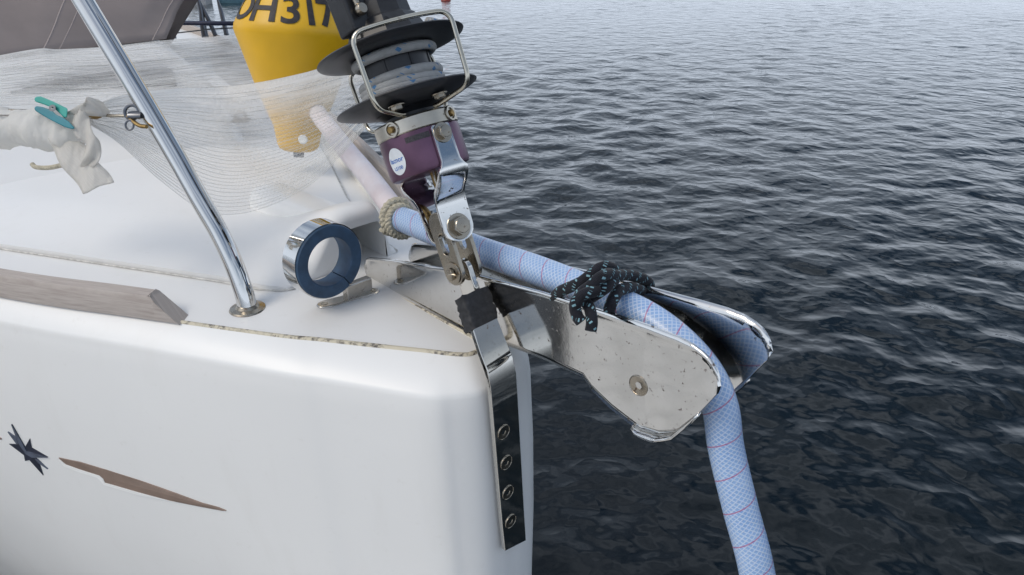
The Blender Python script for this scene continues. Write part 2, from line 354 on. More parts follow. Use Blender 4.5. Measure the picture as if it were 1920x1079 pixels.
def mat_net(name, lo, hi, scale=5, tint=(.88, .88, .87)):
    m, t, b = new_mat(name); v = coords(t); f = noise(t, v, scale, 4); f2 = noise(t, coords(t, 'UV', (.6, 10, 1)), 5, 4)
    a = mathn(t, 'ADD', mathn(t, 'MULTIPLY', f, .5), mathn(t, 'MULTIPLY', f2, .5)); n = t.nodes.new('ShaderNodeMapRange')
    n.inputs['From Min'].default_value = .36; n.inputs['From Max'].default_value = .64; n.inputs['To Min'].default_value = lo; n.inputs['To Max'].default_value = hi
    t.links.new(a, n.inputs['Value'])
    uvn = N(t, 'ShaderNodeUVMap'); sp = N(t, 'ShaderNodeSeparateXYZ'); t.links.new(uvn.outputs['UV'], sp.inputs[0])
    b.inputs['Base Color'].default_value = (*tint, 1); b.inputs['Roughness'].default_value = .9; b.inputs['Specular IOR Level'].default_value = .1
    wv = N(t, 'ShaderNodeTexWave'); wv.inputs['Scale'].default_value = 26; wv.inputs['Distortion'].default_value = 7; wv.inputs['Detail'].default_value = 3; wv.inputs['Detail Scale'].default_value = 2
    t.links.new(v, wv.inputs['Vector']); bump(t, b, mathn(t, 'ADD', wv.outputs['Fac'], noise(t, v, 300, 3)), .35, .002)
    fold = t.nodes.new('ShaderNodeMapRange'); fold.interpolation_type = 'SMOOTHSTEP'; fold.inputs['From Min'].default_value = .52; fold.inputs['From Max'].default_value = 1.0
    t.links.new(sp.outputs[1], fold.inputs['Value']); fold.inputs['To Max'].default_value = .72 if name == 'fine_net_gauze' else 0
    alpha = mathn(t, 'MINIMUM', mathn(t, 'ADD', n.outputs['Result'], fold.outputs['Result']), 1.0)       # doubled hem
    tl = N(t, 'ShaderNodeBsdfTranslucent'); tl.inputs['Color'].default_value = (*tint, 1); mx = N(t, 'ShaderNodeMixShader'); mx.inputs[0].default_value = .5
    tr = N(t, 'ShaderNodeBsdfTransparent'); m2 = N(t, 'ShaderNodeMixShader'); out = t.nodes['Material Output']
    t.links.new(b.outputs[0], mx.inputs[1]); t.links.new(tl.outputs[0], mx.inputs[2]); t.links.new(alpha, m2.inputs[0])
    t.links.new(tr.outputs[0], m2.inputs[1]); t.links.new(mx.outputs[0], m2.inputs[2]); t.links.new(m2.outputs[0], out.inputs['Surface'])
    return m
M['gauze'] = mat_net('fine_net_gauze', .05, .32, 6); M['gauze_far'] = mat_net('layered_net_gauze', .12, .97, 5); M['gauze_dense'] = mat_net('bunched_net', .9, 1.0, 8, (.86, .85, .82))
M['strip'] = mat_net('folded_net_strip', .72, .92, 10, (.80, .78, .74))
M['thread'] = simple('white_net_thread', (.88, .87, .85), .9, nscale=40, var=.04, spec=.1)
_t = M['thread'].node_tree; _tl = N(_t, 'ShaderNodeBsdfTranslucent'); _tl.inputs['Color'].default_value = (.9, .9, .88, 1); _mx = N(_t, 'ShaderNodeMixShader'); _mx.inputs[0].default_value = .45
_t.links.new(_t.nodes['Principled BSDF'].outputs[0], _mx.inputs[1]); _t.links.new(_tl.outputs[0], _mx.inputs[2]); _t.links.new(_mx.outputs[0], _t.nodes['Material Output'].inputs['Surface'])
def mat_water():
    m, t, b = new_mat('harbour_water'); v = coords(t, 'Object', (1.45, 1.45, 1)); f1 = noise(t, v, 2.3, 3, .42); f2 = noise(t, v, 12, 2, .45)
    r1 = mathn(t, 'ABSOLUTE', mathn(t, 'SUBTRACT', noise(t, v, 2.9, 2, .4), .5)); r2 = mathn(t, 'ABSOLUTE', mathn(t, 'SUBTRACT', noise(t, v, 7.5, 1, .4), .5))
    h = mathn(t, 'ADD', f1, mathn(t, 'MULTIPLY', f2, .045)); h = mathn(t, 'SUBTRACT', h, mathn(t, 'MULTIPLY', r1, .85)); h = mathn(t, 'SUBTRACT', h, mathn(t, 'MULTIPLY', r2, .12))
    b.inputs['Base Color'].default_value = (.0042, .0078, .0098, 1)
    b.inputs['Roughness'].default_value = .025; b.inputs['IOR'].default_value = 1.333
    bump(t, b, h, .8, .037); return m
M['water'] = mat_water()

# ------------------------------------------------------------------ water
def build_water():
    wl = []
    for i in range(60):
        lam = 0.16 * (1.0 / .16) ** ((i + rng.random()) / 60); th = R(112) + rng.normal() * R(80)
        k = 2 * math.pi / lam; amp = .0023 * lam * (0.6 + .8 * rng.random())
        wl.append((k * math.cos(th), k * math.sin(th), rng.random() * 6.283, amp, lam))
    ang = np.concatenate([np.linspace(-68, 68, 640), np.linspace(68, 292, 60)[1:-1]]); ang = np.radians(ang)
    rad = np.concatenate([np.geomspace(.5, 60, 620), np.geomspace(76, 8000, 24)])
    A, Rr = np.meshgrid(ang, rad); X = Rr * np.sin(A); Y = Rr * np.cos(A); Z = np.zeros_like(X)
    front = np.clip((R(70) - np.abs(A)) / R(8), 0, 1) * 0 + np.where(np.abs(A) < R(70), 1, .25)
    for kx, ky, ph, amp, lam in wl:
        fade = np.clip((lam * 52 - Rr) / (lam * 26), 0, 1); p = kx * X + ky * Y + ph
        Z += amp * fade * front * (np.sin(p) + .22 * np.cos(2 * p))
    gust = .72 + .5 * np.sin(X * .31 + 1.3) * np.sin(Y * .23 + .4) + .25 * np.sin(X * .9 - Y * .6); Z *= np.clip(gust, .3, 1.5)
    nr, na = X.shape; V = np.stack([X, Y, Z], -1).reshape(-1, 3)
    V = np.vstack([V, [[0, 0, 0]]]); idx = np.arange(nr * na).reshape(nr, na)
    a = idx[:-1, :]; q = np.stack([a, idx[1:, :], np.roll(idx, -1, 1)[1:, :], np.roll(idx, -1, 1)[:-1, :]], -1).reshape(-1, 4)
    me = bpy.data.meshes.new('water'); nt_ = na; me.vertices.add(len(V)); me.vertices.foreach_set('co', V.ravel())
    tri = np.stack([np.full(na, nr * na), idx[0], np.roll(idx[0], -1)], -1)
    loops = np.concatenate([q.ravel(), tri.ravel()]); me.loops.add(len(loops)); me.loops.foreach_set('vertex_index', loops.astype(np.int32))
    st = np.concatenate([np.arange(len(q)) * 4, len(q) * 4 + np.arange(na) * 3]); me.polygons.add(len(st)); me.polygons.foreach_set('loop_start', st.astype(np.int32))
    me.polygons.foreach_set('use_smooth', np.ones(len(st), bool)); me.update(calc_edges=True); me.validate()
    if me.polygons[0].normal.z < 0: me.flip_normals()
    me.materials.append(M['water']); o = bpy.data.objects.new('water', me); COL.objects.link(o)
    tag(o, 'dark rippled harbour water reflecting an overcast sky', 'water', kind='structure')
build_water()

# ------------------------------------------------------------------ the yacht
yacht = empty('sailing_yacht', B(1.2, 0, -DECK), 'white sailing yacht bow with weathered teak rubbing strake and steel bow fittings', 'yacht')
J_PTS = [(-.012, 0), (-.0115, .010), (-.008, .018), (.008, .030), (.031, .043), (.080, .073), (.145, .112), (.200, .146), (.375, .238), (.566, .3355), (1.02, .53), (1.62, .76), (2.42, 1.03), (3.2, 1.28), (4.5, 1.5), (7, 1.6)]
E_PTS = [(-.052, 0), (-.0515, .019), (-.046, .040), (-.030, .062), (-.0106, .0814), (.045, .111), (.106, .142), (.154, .168), (.343, .257), (.539, .350), (1.0, .545), (1.6, .775), (2.4, 1.045), (3.2, 1.295), (4.5, 1.515), (7, 1.615)]
SUBN = 6
Jc = catmull(J_PTS, SUBN); Ec = catmull(E_PTS, SUBN)
def both(c): return [(p[0], p[1]) for p in reversed(c)] + [(p[0], -p[1]) for p in c[1:]]
JL, EL = both(Jc), both(Ec)
def half_width(a):
    xs = [p[0] for p in Jc]; ys = [p[1] for p in Jc]; return float(np.interp(a, xs, ys))
def build_hull():
    V = []; F = []
    n = len(JL)
    secs = [(0, 0, 0), (.10, 0, -.0015), (.5, 0, -.011), (.90, 0, -.0235), (.965, 0, -.0275), (.995, .0003, -.0325), (1, .0016, -.040), (1, .0032, -.056), (1, .0052, -.16), (1, .004, -.28), (1, -.002, -.45), (1, -.014, -.65), (1, -.035, -.9), (1, -.075, -1.2), (1, -.11, -1.42)]
    for (ja, js), (ea, es) in zip(JL, EL):
        na, ns = ea - ja, es - js; l = math.hypot(na, ns); na /= l; ns /= l
        flare = min(1, max(0, ea) / .9)
        for (t, off, h) in secs:
            a = ja + (ea - ja) * t; s = js + (es - js) * t
            off2 = off - flare * max(0, -h - .12) ** 1.5 * .22
            tilt = h * .04 if h < -.03 else 0          # the boat sits heeled a touch
            V.append(B(a + na * off2, s + ns * off2 + tilt, h))
    m = len(secs)
    for i in range(n - 1):
        for j in range(m - 1): F.append((i * m + j, i * m + j + 1, (i + 1) * m + j + 1, (i + 1) * m + j))
    return mesh('hull', V, F, M['gel'], yacht, sharp=60), V, F
hull, HV, HF = build_hull()
HB = BVHTree.FromPolygons([v[:] for v in HV], HF)
def on_hull(u, v, lift=0.0):
    d = ray(u, v).normalized(); hit, n, i, dist = HB.ray_cast(CAM, d)
    if hit is None: return None, None
    if n.dot(d) > 0: n = -n
    return hit + n * lift, n
def build_deck():
    V = []; F = []; cols = 28
    for p in Jc:
        a, wd = p
        for k in range(cols + 1):
            s = -wd + 2 * wd * k / cols
            V.append(B(a, s, .018 * (1 - (s / max(wd, 1e-4)) ** 2) * min(1, max(0, a) / .8) - .0006))
    for i in range(len(Jc) - 1):
        for k in range(cols): F.append((i * (cols + 1) + k, i * (cols + 1) + k + 1, (i + 1) * (cols + 1) + k + 1, (i + 1) * (cols + 1) + k))
    return mesh('deck', V, F, M['deck'], yacht, sharp=60)
deck = build_deck()
def camber(a, s): wd = max(half_width(a), 1e-3); return .018 * (1 - (s / wd) ** 2) * min(1, max(0, a) / .8)
def sstep(x): x = min(1, max(0, x)); return x * x * (3 - 2 * x)
LID0 = .284
def gst(a): return float(np.interp(a, [.284, .3035, .364, .509, .7345, 1.0], [.070, .090, .112, .183, .291, .41]))
def gpt(a): return float(np.interp(a, [.284, .31, .40, .5363, .7471, 1.0], [.116, .120, .150, .206, .316, .44]))
TUN = (-.026, -.098, .0700)
def lid_h(a, s):
    g = gst(a) if s >= 0 else gpt(a); wdt = min(.17, .085 + .30 * (a - LID0)) if s >= 0 else .03 + .35 * (a - LID0)
    edge = sstep((g - abs(s)) / max(wdt, .03)); mound = math.exp(-((a - LID0) / .13) ** 2) * math.exp(-((s + .062) / .075) ** 4)
    return .008 + .016 * edge + .062 * mound * sstep((g - abs(s)) / .03)
def build_lid():
    V = []; F = []; arr = [0, .001, .004, .009, .016, .026] + list(np.linspace(.04, .70, 26))
    cols = 72; rows = []
    for da in arr:
        a = LID0 + da; g1, g2 = gst(a), gpt(a); row = []
        for k in range(cols + 1):
            s = g1 - (g1 + g2) * k / cols; hh = lid_h(a, s)
            nose = math.sqrt(max(0, 1 - (1 - min(1, da / .026)) ** 2)); row.append(len(V))
            V.append(B(a, s, camber(a, s) + .002 + (hh - .020 if hh > .020 else 0) + min(.018, hh - .002) * nose))
        rows.append(row)
    base = []
    for k in range(cols + 1):
        s = gst(LID0) - (gst(LID0) + gpt(LID0)) * k / cols; base.append((s, k))
    for i in range(len(rows) - 1):
        for k in range(cols): F.append((rows[i][k], rows[i + 1][k], rows[i + 1][k + 1], rows[i][k + 1]))
    lowrow = []
    for s, k in base:
        top = lid_h(LID0, s) - .018; t0, t1, th = TUN
        z = 0.0
        if t1 < s < t0:
            e = min(t0 - s, s - t1); z = th - .016 * (1 - math.sqrt(max(0, 1 - (1 - min(1, e / .016)) ** 2)))
            z = min(z, max(0, top - .004))
        lowrow.append(len(V)); V.append(B(LID0 - .0002, s, z))
    for k in range(cols): F.append((lowrow[k], rows[0][k], rows[0][k + 1], lowrow[k + 1]))
    for side in (0, cols):
        low = []
        for i, da in enumerate(arr):
            p = V[rows[i][side]]; low.append(len(V)); V.append(Vector((p.x, p.y, DECK - .004)))
        for i in range(len(arr) - 1):
            f = (rows[i][side], low[i], low[i + 1], rows[i + 1][side]); F.append(f if side == 0 else f[::-1])
    lid = mesh('anchor_locker_lid', V, F, M['deck'], yacht, sharp=50)
    # tunnel that the anchor chain would run through
    t0, t1, th = TUN; prof = [(t0 - .0005, -.004), (t0 - .0005, th - .018), (t0 - .006, th - .006), (t0 - .017, th - .001), (t1 + .017, th - .001), (t1 + .006, th - .006), (t1 + .0005, th - .018), (t1 + .0005, -.004)]
    V = []; F = []
    for a in (LID0, LID0 + .26):
        for s, h in prof: V.append(B(a, s, h))
    n = len(prof)
    for k in range(n - 1): F.append((k, k + 1, n + k + 1, n + k))
    F.append(tuple(range(n, 2 * n))); mesh('chain_tunnel', V, F, M['gel'], lid, sharp=50)
    edge = [B(LID0 - .003, s, .0010 + camber(LID0, s)) for s in np.linspace(TUN[0] + .004, gst(LID0) - .006, 8)] + [B(a, gst(a) + .0025, .0008 + camber(a, gst(a))) for a in np.linspace(LID0 + .006, 1.0, 26)]
    tube('seal', edge, .0013, M['seam'], lid, seg=6)
    tube('seal', [B(a, -gpt(a) - .0025, .0012 + camber(a, gpt(a))) for a in np.linspace(LID0 + .004, 1.0, 24)], .0035, M['seam'], lid, seg=6)
    return lid
lid = build_lid()
def build_coachroof():
    V = []; F = []; rows = []
    A_ = np.concatenate([np.linspace(.98, 1.35, 12), np.linspace(1.5, 6.5, 20)])
    for a in A_:
        wd = half_width(a) - .24; hh = .118 * sstep((a - .95) / .34); row = []
        for k in range(33):
            x = -1 + 2 * k / 32; s = x * wd; row.append(len(V)); V.append(B(a, s, .004 + .016 * (1 - x * x) + hh * sstep((1 - abs(x)) / .16)))
        rows.append(row)
    for i in range(len(rows) - 1):
        for k in range(32): F.append((rows[i][k], rows[i][k + 1], rows[i + 1][k + 1], rows[i + 1][k]))
    return mesh('coachroof', V, F, M['deck'], yacht, sharp=60)
coach = build_coachroof()
def roof_z(u, v, h=.1385): return on_z(u, v, DECK + h)
def hatch(px, h=.139):
    pts = [roof_z(*q) for q in px]; c = sum(pts, Vector()) / len(pts)
    n = len(pts); V = [p + UP * .004 for p in pts] + [p - UP * .02 for p in pts]
    return mesh('hatch', V, [tuple(range(n))] + [(i, i + n, (i + 1) % n + n, (i + 1) % n) for i in range(n)], M['smoke'], yacht, sharp=30)
hatch([(20, 176), (110, 152), (215, 136), (300, 128), (322, 132), (330, 150), (250, 158), (150, 168), (70, 176)])
hatch([(392, 100), (445, 92), (475, 120), (487, 165), (450, 160), (420, 138), (398, 120)])
# --- caulked joint, port and starboard
def jpt(i, off=0, h=0):
    (a, s) = JL[i]; ea, es = EL[i]; l = math.hypot(ea - a, es - s); return B(a + (ea - a) / l * off, s + (es - s) / l * off, h)
NJ = len(JL); MID = NJ // 2
def seam_strip(name, idx, wd, mat):
    V = []; F = []; uv = []
    for i in idx:
        for off, h in ((-wd, .0002), (-wd * .6, .0016), (wd * .6, .0012), (wd, -.0010)): V.append(jpt(i, off, h))
    for k in range(len(idx) - 1):
        for j in range(3): F.append((k * 4 + j, k * 4 + j + 1, k * 4 + 5 + j, k * 4 + 4 + j))
    return mesh(name, V, F, mat, yacht, sharp=80)
i_st = [i for i in range(MID) if JL[i][0] < .42]; seam_strip('caulk_seam', i_st + [MID], .0034, M['caulk'])
seam_strip('caulk_seam', list(range(MID, NJ - 1 - min(i_st))), .0034, M['caulk'])
# --- teak rubbing strakes
def strake(side):
    idx = [i for i in range(MID + 1) if .285 < JL[i][0] < 4.2]
    sec = [(.008, .0), (.009, .004), (.0075, .027), (.0045, .0325), (-.014, .0345), (-.019, .031), (-.020, .0)]
    V = []; F = []; UV = []; m = len(sec); L = 0; pl = None
    for q, i in enumerate(idx):
        j = i if side > 0 else NJ - 1 - i
        p0 = jpt(j); L += (p0 - pl).length if pl else 0; pl = p0
        last = q == len(idx) - 1
        nxt = jpt(idx[q - 1] if side > 0 else NJ - 1 - idx[q - 1]) if q else p0
        back = (nxt - p0).normalized() if q else Vector()
        for k, (off, h) in enumerate(sec):
            p = jpt(j, off, h)
            if last: p = p + back * (h / .034 * .040 + (.012 if off > 0 else 0) - .010)
            V.append(p); UV.append((off * 1.5 + h, L))
    for q in range(len(idx) - 1):
        for k in range(m): F.append((q * m + k, q * m + (k + 1) % m, (q + 1) * m + (k + 1) % m, (q + 1) * m + k))
    F.append(tuple(range(m))); F.append(tuple(reversed(range((len(idx) - 1) * m, len(idx) * m))))
    return mesh('rubbing_strake', V, F, M['teak'], yacht, uvs=UV, sharp=28, bevel=.0012)
strake(1); strake(-1)
# --- hull marks
def hull_patch(name, px, mat, parent, lift=.0010):
    pts = []
    for q in px:
        p, n = on_hull(*q, lift)
        if p is not None: pts.append((p, n))
    V = [p for p, n in pts]; n_ = len(V); V2 = [p - n * (lift + .001) for p, n in pts]
    return mesh(name, V + V2, [tuple(range(n_))] + [(i, i + n_, (i + 1) % n_ + n_, (i + 1) % n_) for i in range(n_)], mat, parent, smooth=False)
cx, cy = 55, 848
star = hull_patch('star_emblem', [(23, 795), (48, 838), (57, 822), (60, 839), (91, 857), (68, 858), (91, 879), (74, 866), (82, 891), (56, 862), (48, 864), (46, 853), (18, 832), (35, 833), (16, 809), (34, 824)], M['emblem_dark'], yacht, .0012)
star['label'] = 'dark blue multi-pointed star emblem on the white hull'
hull_patch('facet', [(23, 795), (48, 838), (52, 845), (91, 857), (62, 857), (50, 850), (37, 831)], M['emblem'], star, .0022)
hull_patch('facet', [(16, 809), (32, 820), (36, 831), (33, 832)], M['emblem'], star, .0020)
hull_patch('facet', [(91, 879), (72, 861), (67, 859), (72, 866)], M['emblem'], star, .0020)
top_c = [(111, 858), (150, 866), (200, 881), (260, 900), (320, 921), (380, 943), (410, 951), (425, 957)]
bot_c = [(418, 957), (380, 950), (320, 938), (260, 922), (198, 904), (195, 897), (188, 891), (150, 879), (125, 870)]
sw = hull_patch('hull_stripe', top_c + bot_c, M['stripe'], yacht, .0014); sw['label'] = 'bronze tapering stripe on the white hull beside the star'
hull_patch('stripe_edge', [(111, 859), (125, 870), (150, 879), (188, 891), (195, 897), (198, 904), (260, 922), (320, 938), (330, 940), (260, 927), (196, 908), (190, 901), (184, 895), (150, 884), (122, 874)], M['stripe_edge'], sw, .0018)
st2 = hull_patch('hull_stripe', [(-60, 806), (3, 821), (4, 824), (-60, 815)], M['stripe'], yacht, .0014)
# --- chainplate strap on the stem
A0 = B(.0115, 0, .0957); B0 = B(.1374, 0, .3743); AX = (B0 - A0).normalized(); FP = STB.cross(AX).normalized()
if FP.dot(FWD) < 0: FP = -FP
def fr(L, rf, rs): return A0 + AX * L + FP * rf + STB * rs
def cyl(L, r, phi): return fr(L, r * math.cos(phi), r * math.sin(phi))
def strap():
    path = [(-.0605, -.0050, -.268), (-.0605, -.0005, -.22), (-.0605, .0065, -.13), (-.0605, .0125, -.05), (-.0600, .0152, -.012), (-.0560, .0158, .006), (-.046, .0152, .022), (-.030, .0120, .045), (-.018, .0085, .061), (-.014, .0070, .066)]
    hw = [.0192, .0198, .0203, .0206, .0206, .0204, .0200, .0190, .0182, .0176]; th = .0065
    pts = [Vector(p) for p in path]; V = []; F = []
    for i, p in enumerate(pts):
        t = (pts[min(i + 1, len(pts) - 1)] - pts[max(i - 1, 0)]).normalized(); sdv = Vector((0, 1, 0)); nrm = sdv.cross(t).normalized()
        if nrm.x > 0: nrm = -nrm
        w2 = hw[i]; skew = -.010 if i == 0 else 0
        for (x, y) in ((-1, 0), (1, 0), (1, 1), (-1, 1)):
            q = p + sdv * w2 * x + nrm * (th * y - .0005) + t * (skew * x * .5 * -1)
            V.append(B(*q))
    for i in range(len(pts) - 1):
        for k in range(4): F.append((i * 4 + k, i * 4 + (k + 1) % 4, i * 4 + 4 + (k + 1) % 4, i * 4 + 4 + k))
    F.append((3, 2, 1, 0)); n = 4 * (len(pts) - 1); F.append((n, n + 1, n + 2, n + 3))
    o = mesh('chainplate', V, F, M['steel_strap'], yacht, sharp=50, bevel=.0010); o['label'] = 'polished steel forestay strap bolted down the stem'
    for q in [(945, 811), (950, 868), (953, 924), (958, 978)]:
        p = on_plane(*q, B(-.0672, 0, 0), AFT); socket_screw('screw', p, FWD, .0092, M['bolt'], o)
    # upper eye, turned edge-on
    ey = [(.013 * math.cos(a), .013 * math.sin(a)) for a in np.linspace(0, math.pi, 13)] + [(-.013, -.034), (.013, -.034)]
    prism('eye', ey, fr(0, 0, -.001), FP, AX, STB, .0075, M['steel_strap'], o, bevel=.0015)
    # cloth tape wound round the strap
    V = []; F = []; rows = 14; seg = 28; p0, p1 = Vector((-.031, .0130, .044)), Vector((-.0075, .0060, .074)); t = (p1 - p0).normalized(); sdv = Vector((0, 1, 0)); nr = sdv.cross(t).normalized()
    for i in range(rows + 1):
        c = p0.lerp(p1, i / rows)
        for k in range(seg):
            a = 2 * math.pi * k / seg; cx_, cy_ = math.cos(a), math.sin(a); e = .30
            x = abs(cx_) ** e * (1 if cx_ > 0 else -1); y = abs(cy_) ** e * (1 if cy_ > 0 else -1)
            wob = 1 + .10 * mnoise.noise(Vector((x * 2, y * 2, i * .55))) + .012 * math.sin(i * 1.9 + x)
            V.append(B(*(c + sdv * x * .0208 * wob + nr * y * .0098 * wob + t * (.0035 * mnoise.noise(Vector((a * 1.5, i * .3, 3)))))))
    for i in range(rows):
        for k in range(seg): F.append((i * seg + k, i * seg + (k + 1) % seg, (i + 1) * seg + (k + 1) % seg, (i + 1) * seg + k))
    F.append(tuple(range(seg))); F.append(tuple(rows * seg + k for k in reversed(range(seg))))
    tp = mesh('tape_wrap', V, F, M['tape'], o, sharp=70); tp['label'] = 'black cloth tape wound round the strap'
strap()
# --- bow roller: two polished cheeks, floor and rubber roller
RP0 = Vector(on_z(690, 522, DECK)); RD = (on_z(890, 630, DECK) - RP0); RD.z = 0; RD.normalize(); RN = Vector((-RD.y, RD.x, 0))
if RN.dot(STB) < 0: RN = -RN
def rp(l, off, h): return RP0 + RD * l + RN * off + UP * h
roller = empty('bow_roller', rp(.25, -.037, 0)); roller.parent = yacht; roller.location = rp(.25, -.037, 0) - WLOC[yacht]; roller['label'] = 'stainless steel bow roller channel jutting out over the stem'
TOP = [(-.0035, .018), (-.001, .0285), (.008, .0345), (.0708, .0505), (.1785, .0729), (.2421, .0843), (.3467, .0987), (.4137, .1055), (.4818, .1123), (.515, .1143), (.5325, .1134), (.545, .1100), (.5523, .1065), (.559, .1000), (.5624, .0942), (.5640, .086)]
BOT = [(-.0035, .008), (.000, .001), (.008, .0005), (.1366, .0008), (.2318, .0010), (.275, .0095), (.343, .0178), (.4069, .0215), (.4192, .0116), (.4449, .0014), (.4816, -.0062), (.5048, -.0002), (.5243, .0134), (.5441, .0432), (.5621, .0768), (.5640, .086)]
def cheek(off, sign):
    ls = sorted(set(list(np.linspace(-.0035, .48, 60)) + list(np.linspace(.48, .564, 40)) + [.4069, .4192])); V = []; F = []; rows = 14
    tx, ty = zip(*TOP); bx_, by_ = zip(*BOT)
    for l in ls:
        t_, b_ = float(np.interp(l, tx, ty)), float(np.interp(l, bx_, by_))
        for k in range(rows + 1):
            h = b_ + (t_ - b_) * k / rows
            # pressed flare at the nose: everything ahead of a slanting crease bends outwards, the lower lip kicks out too
            crease = .478 + .22 * max(0, .066 - h) ; f = max(0, l - crease) * .05
            lip = 0
            V.append(rp(l, off + sign * (f + lip + .0022 * sstep((h - t_ + .006) / .006)), h))
    m = rows + 1
    for i in range(len(ls) - 1):
        for k in range(rows): F.append((i * m + k, (i + 1) * m + k, (i + 1) * m + k + 1, i * m + k + 1))
    o = mesh('cheek_plate', V, F, M['steel'], roller, sharp=20, solidify=.003); return o
ck = cheek(0, 1); ck['label'] = 'near steel cheek of the bow roller, specked with rust'
cf = cheek(-.075, -1); cf['label'] = 'far steel cheek of the bow roller mirroring the hose'
V = []; F = []
for l in np.linspace(0.004, .47, 30):
    b_ = float(np.interp(l, [p[0] for p in BOT], [p[1] for p in BOT]))
    for k in range(5): V.append(rp(l, -.0016 - .0718 * k / 4, max(.003, b_ + .003) if l < .41 else .0225))
for i in range(29):
    for k in range(4): F.append((i * 5 + k, (i + 1) * 5 + k, (i + 1) * 5 + k + 1, i * 5 + k + 1))
mesh('floor_plate', V, F, M['steel'], roller, solidify=.003)
lathe('rubber_roller', [(0, -.034), (.024, -.034), (.026, -.030), (.017, -.008), (.015, 0), (.017, .008), (.026, .030), (.024, .034), (0, .034)], rp(.490, -.0375, .040), RN, RD, UP, M['roller'], roller, seg=32)
lathe('axle', [(0, -.037), (.005, -.037), (.005, .037), (0, .037)], rp(.490, -.0375, .040), RN, RD, UP, M['bolt'], roller, seg=16)
socket_screw('bolt', rp(.477, .0022, .0443), RN, .0105, M['bolt'], roller)
def lip(off, sign):
    V = []; F = []
    for q, l in enumerate(np.linspace(.474, .547, 14)):
        h = float(np.interp(l, [p[0] for p in BOT], [p[1] for p in BOT])); f = max(0, l - (.478 + .22 * max(0, .066 - h))) * .05; k = math.sin(math.pi * min(1, (q + .8) / 13.8)) ** .5
        for o_, z in ((.0, .0012), (.0035, -.0012), (.0095 * k + .001, -.0016)): V.append(rp(l, off + sign * (f + o_), h + z))
    for q in range(13):
        for k in range(2): F.append((q * 3 + k, q * 3 + k + 1, q * 3 + 4 + k, q * 3 + 3 + k))
    mesh('lip', V, F, M['steel'], roller, sharp=40, solidify=.0026)
lip(0, 1); lip(-.075, -1)
tube('sealant', [rp(l, .0045, .0006) for l in np.linspace(-.002, .235, 20)], .0024, M['caulk'], roller, seg=6)
# --- pulpit leg
PB = on_z(465, 582, DECK)
pl_pts = [PB + UP * .002, at(456, 545, .948), at(437, 492, .942), at(411, 437, .938), at(378, 380, .934), at(330, 295, .929), at(245, 150, .915), at(155, 0, .900), at(60, -160, .885)]
leg = tube('pulpit_leg', catmull(pl_pts, 8), .0122, M['steel_pol'], yacht, seg=28); leg['label'] = 'polished steel pulpit leg slanting up from the deck'
ax_p = (pl_pts[1] - pl_pts[0]).normalized()
lathe('base_flange', [(0, 0), (.0225, 0), (.0232, .002), (.022, .0038), (.0150, .0052), (.0130, .0085), (0, .0085)], PB + UP * .0002, UP, Vector((1, 0, 0)), Vector((0, 1, 0)), M['steel_dull'], leg, seg=36)
# --- guard wire fittings left of the pulpit leg
GA = at(238, 218, .918)
gw = tube('guard_wire', catmull([at(262, 221, .915), at(238, 218, .918), at(196, 217, .925), at(165, 214, .930), at(120, 212, .935), at(40, 208, .95), at(-120, 206, .98)], 6), .0022, M['steel_dull'], yacht, seg=10); gw['label'] = 'steel guard wire terminal shackled to the pulpit leg'
tube('swage', [at(160, 215, .930), at(180, 216, .9275), at(188, 216, .926)], [.0050, .0055, .0036], M['brass'], gw, seg=14)
def ring_pts(c, ex, ey, rx, ry, n=26): return [c + ex * rx * math.cos(2 * math.pi * k / n) + ey * ry * math.sin(2 * math.pi * k / n) for k in range(n)]
EXc, EYc = Vector((1, 0, 0)), Vector((0, math.sin(PITCH), math.cos(PITCH)))
tube('shackle', ring_pts(at(247, 211, .913), EXc, EYc, .0085, .0088), .0021, M['dark_steel'], gw, seg=8, closed=True)
tube('shackle', catmull([at(240, 218, .913), at(250, 228, .911), at(262, 236, .908), at(275, 238, .905)], 5), .0026, M['brass'], gw, seg=8)
tube('split_ring', ring_pts(at(243, 235, .910), EXc, EYc, .0050, .0058), .0013, M['dark_steel'], gw, seg=8, closed=True)
lathe('pin', [(0, -.007), (.0045, -.007), (.0052, 0), (.0045, .009), (0, .009)], at(252, 216, .912), EXc, EYc, Vector((0, 1, 0)), M['dark_steel'], gw, seg=14)
# --- ring holder on its foot
RC = on_plane(620, 492, B(.190, .02, 0), AFT)
rg = empty('ring_holder', B(.205, .026, 0)); rg.parent = yacht; rg.location = B(.205, .026, 0) - WLOC[yacht]; rg['label'] = 'steel banded ring with blue plastic lining standing on the deck'
M['steel_foot'] = steel('foot_stainless', (.52, .50, .47), .2, .5, .8, .5)
rl = .029
lathe('blue_liner', [(.0325, 0), (.0465, 0), (.0475, .0012), (.0475, rl), (.0325, rl), (.0315, rl - .001), (.0315, .001), (.0325, 0)], RC, AFT, STB, UP, M['liner'], rg, seg=70, a0=R(-122), a1=R(236), caps=False, sharp=35)
lathe('steel_band', [(.0478, .003), (.0490, .003), (.0490, rl + .001), (.0478, rl + .001), (.0478, .003)], RC, AFT, STB, UP, M['steel_pol'], rg, seg=72, sharp=35)
bt = toB(RC)
box('post', B(.205, .012, .011), STB, AFT, UP, .020, .006, .014, M['steel_foot'], rg, bevel=.0015)
fo = [(.044 * math.cos(a), .0150 * math.sin(a) * (1 + .35 * math.cos(2 * a))) for a in np.linspace(0, 2 * math.pi, 40, endpoint=False)]
fx = (B(.2150, .063, 0) - B(.2000, -.012, 0)).normalized(); fy = UP.cross(fx)
prism('foot', fo, B(.2075, .0255, .0028), fx, fy, UP, .005, M['steel_foot'], rg, bevel=.0015)
for s_, sg in ((.034, 1), (-.034, -1)): socket_screw('screw', B(.2075, .0255, .0054) + fx * s_, UP, .0045, M['bolt'], rg)
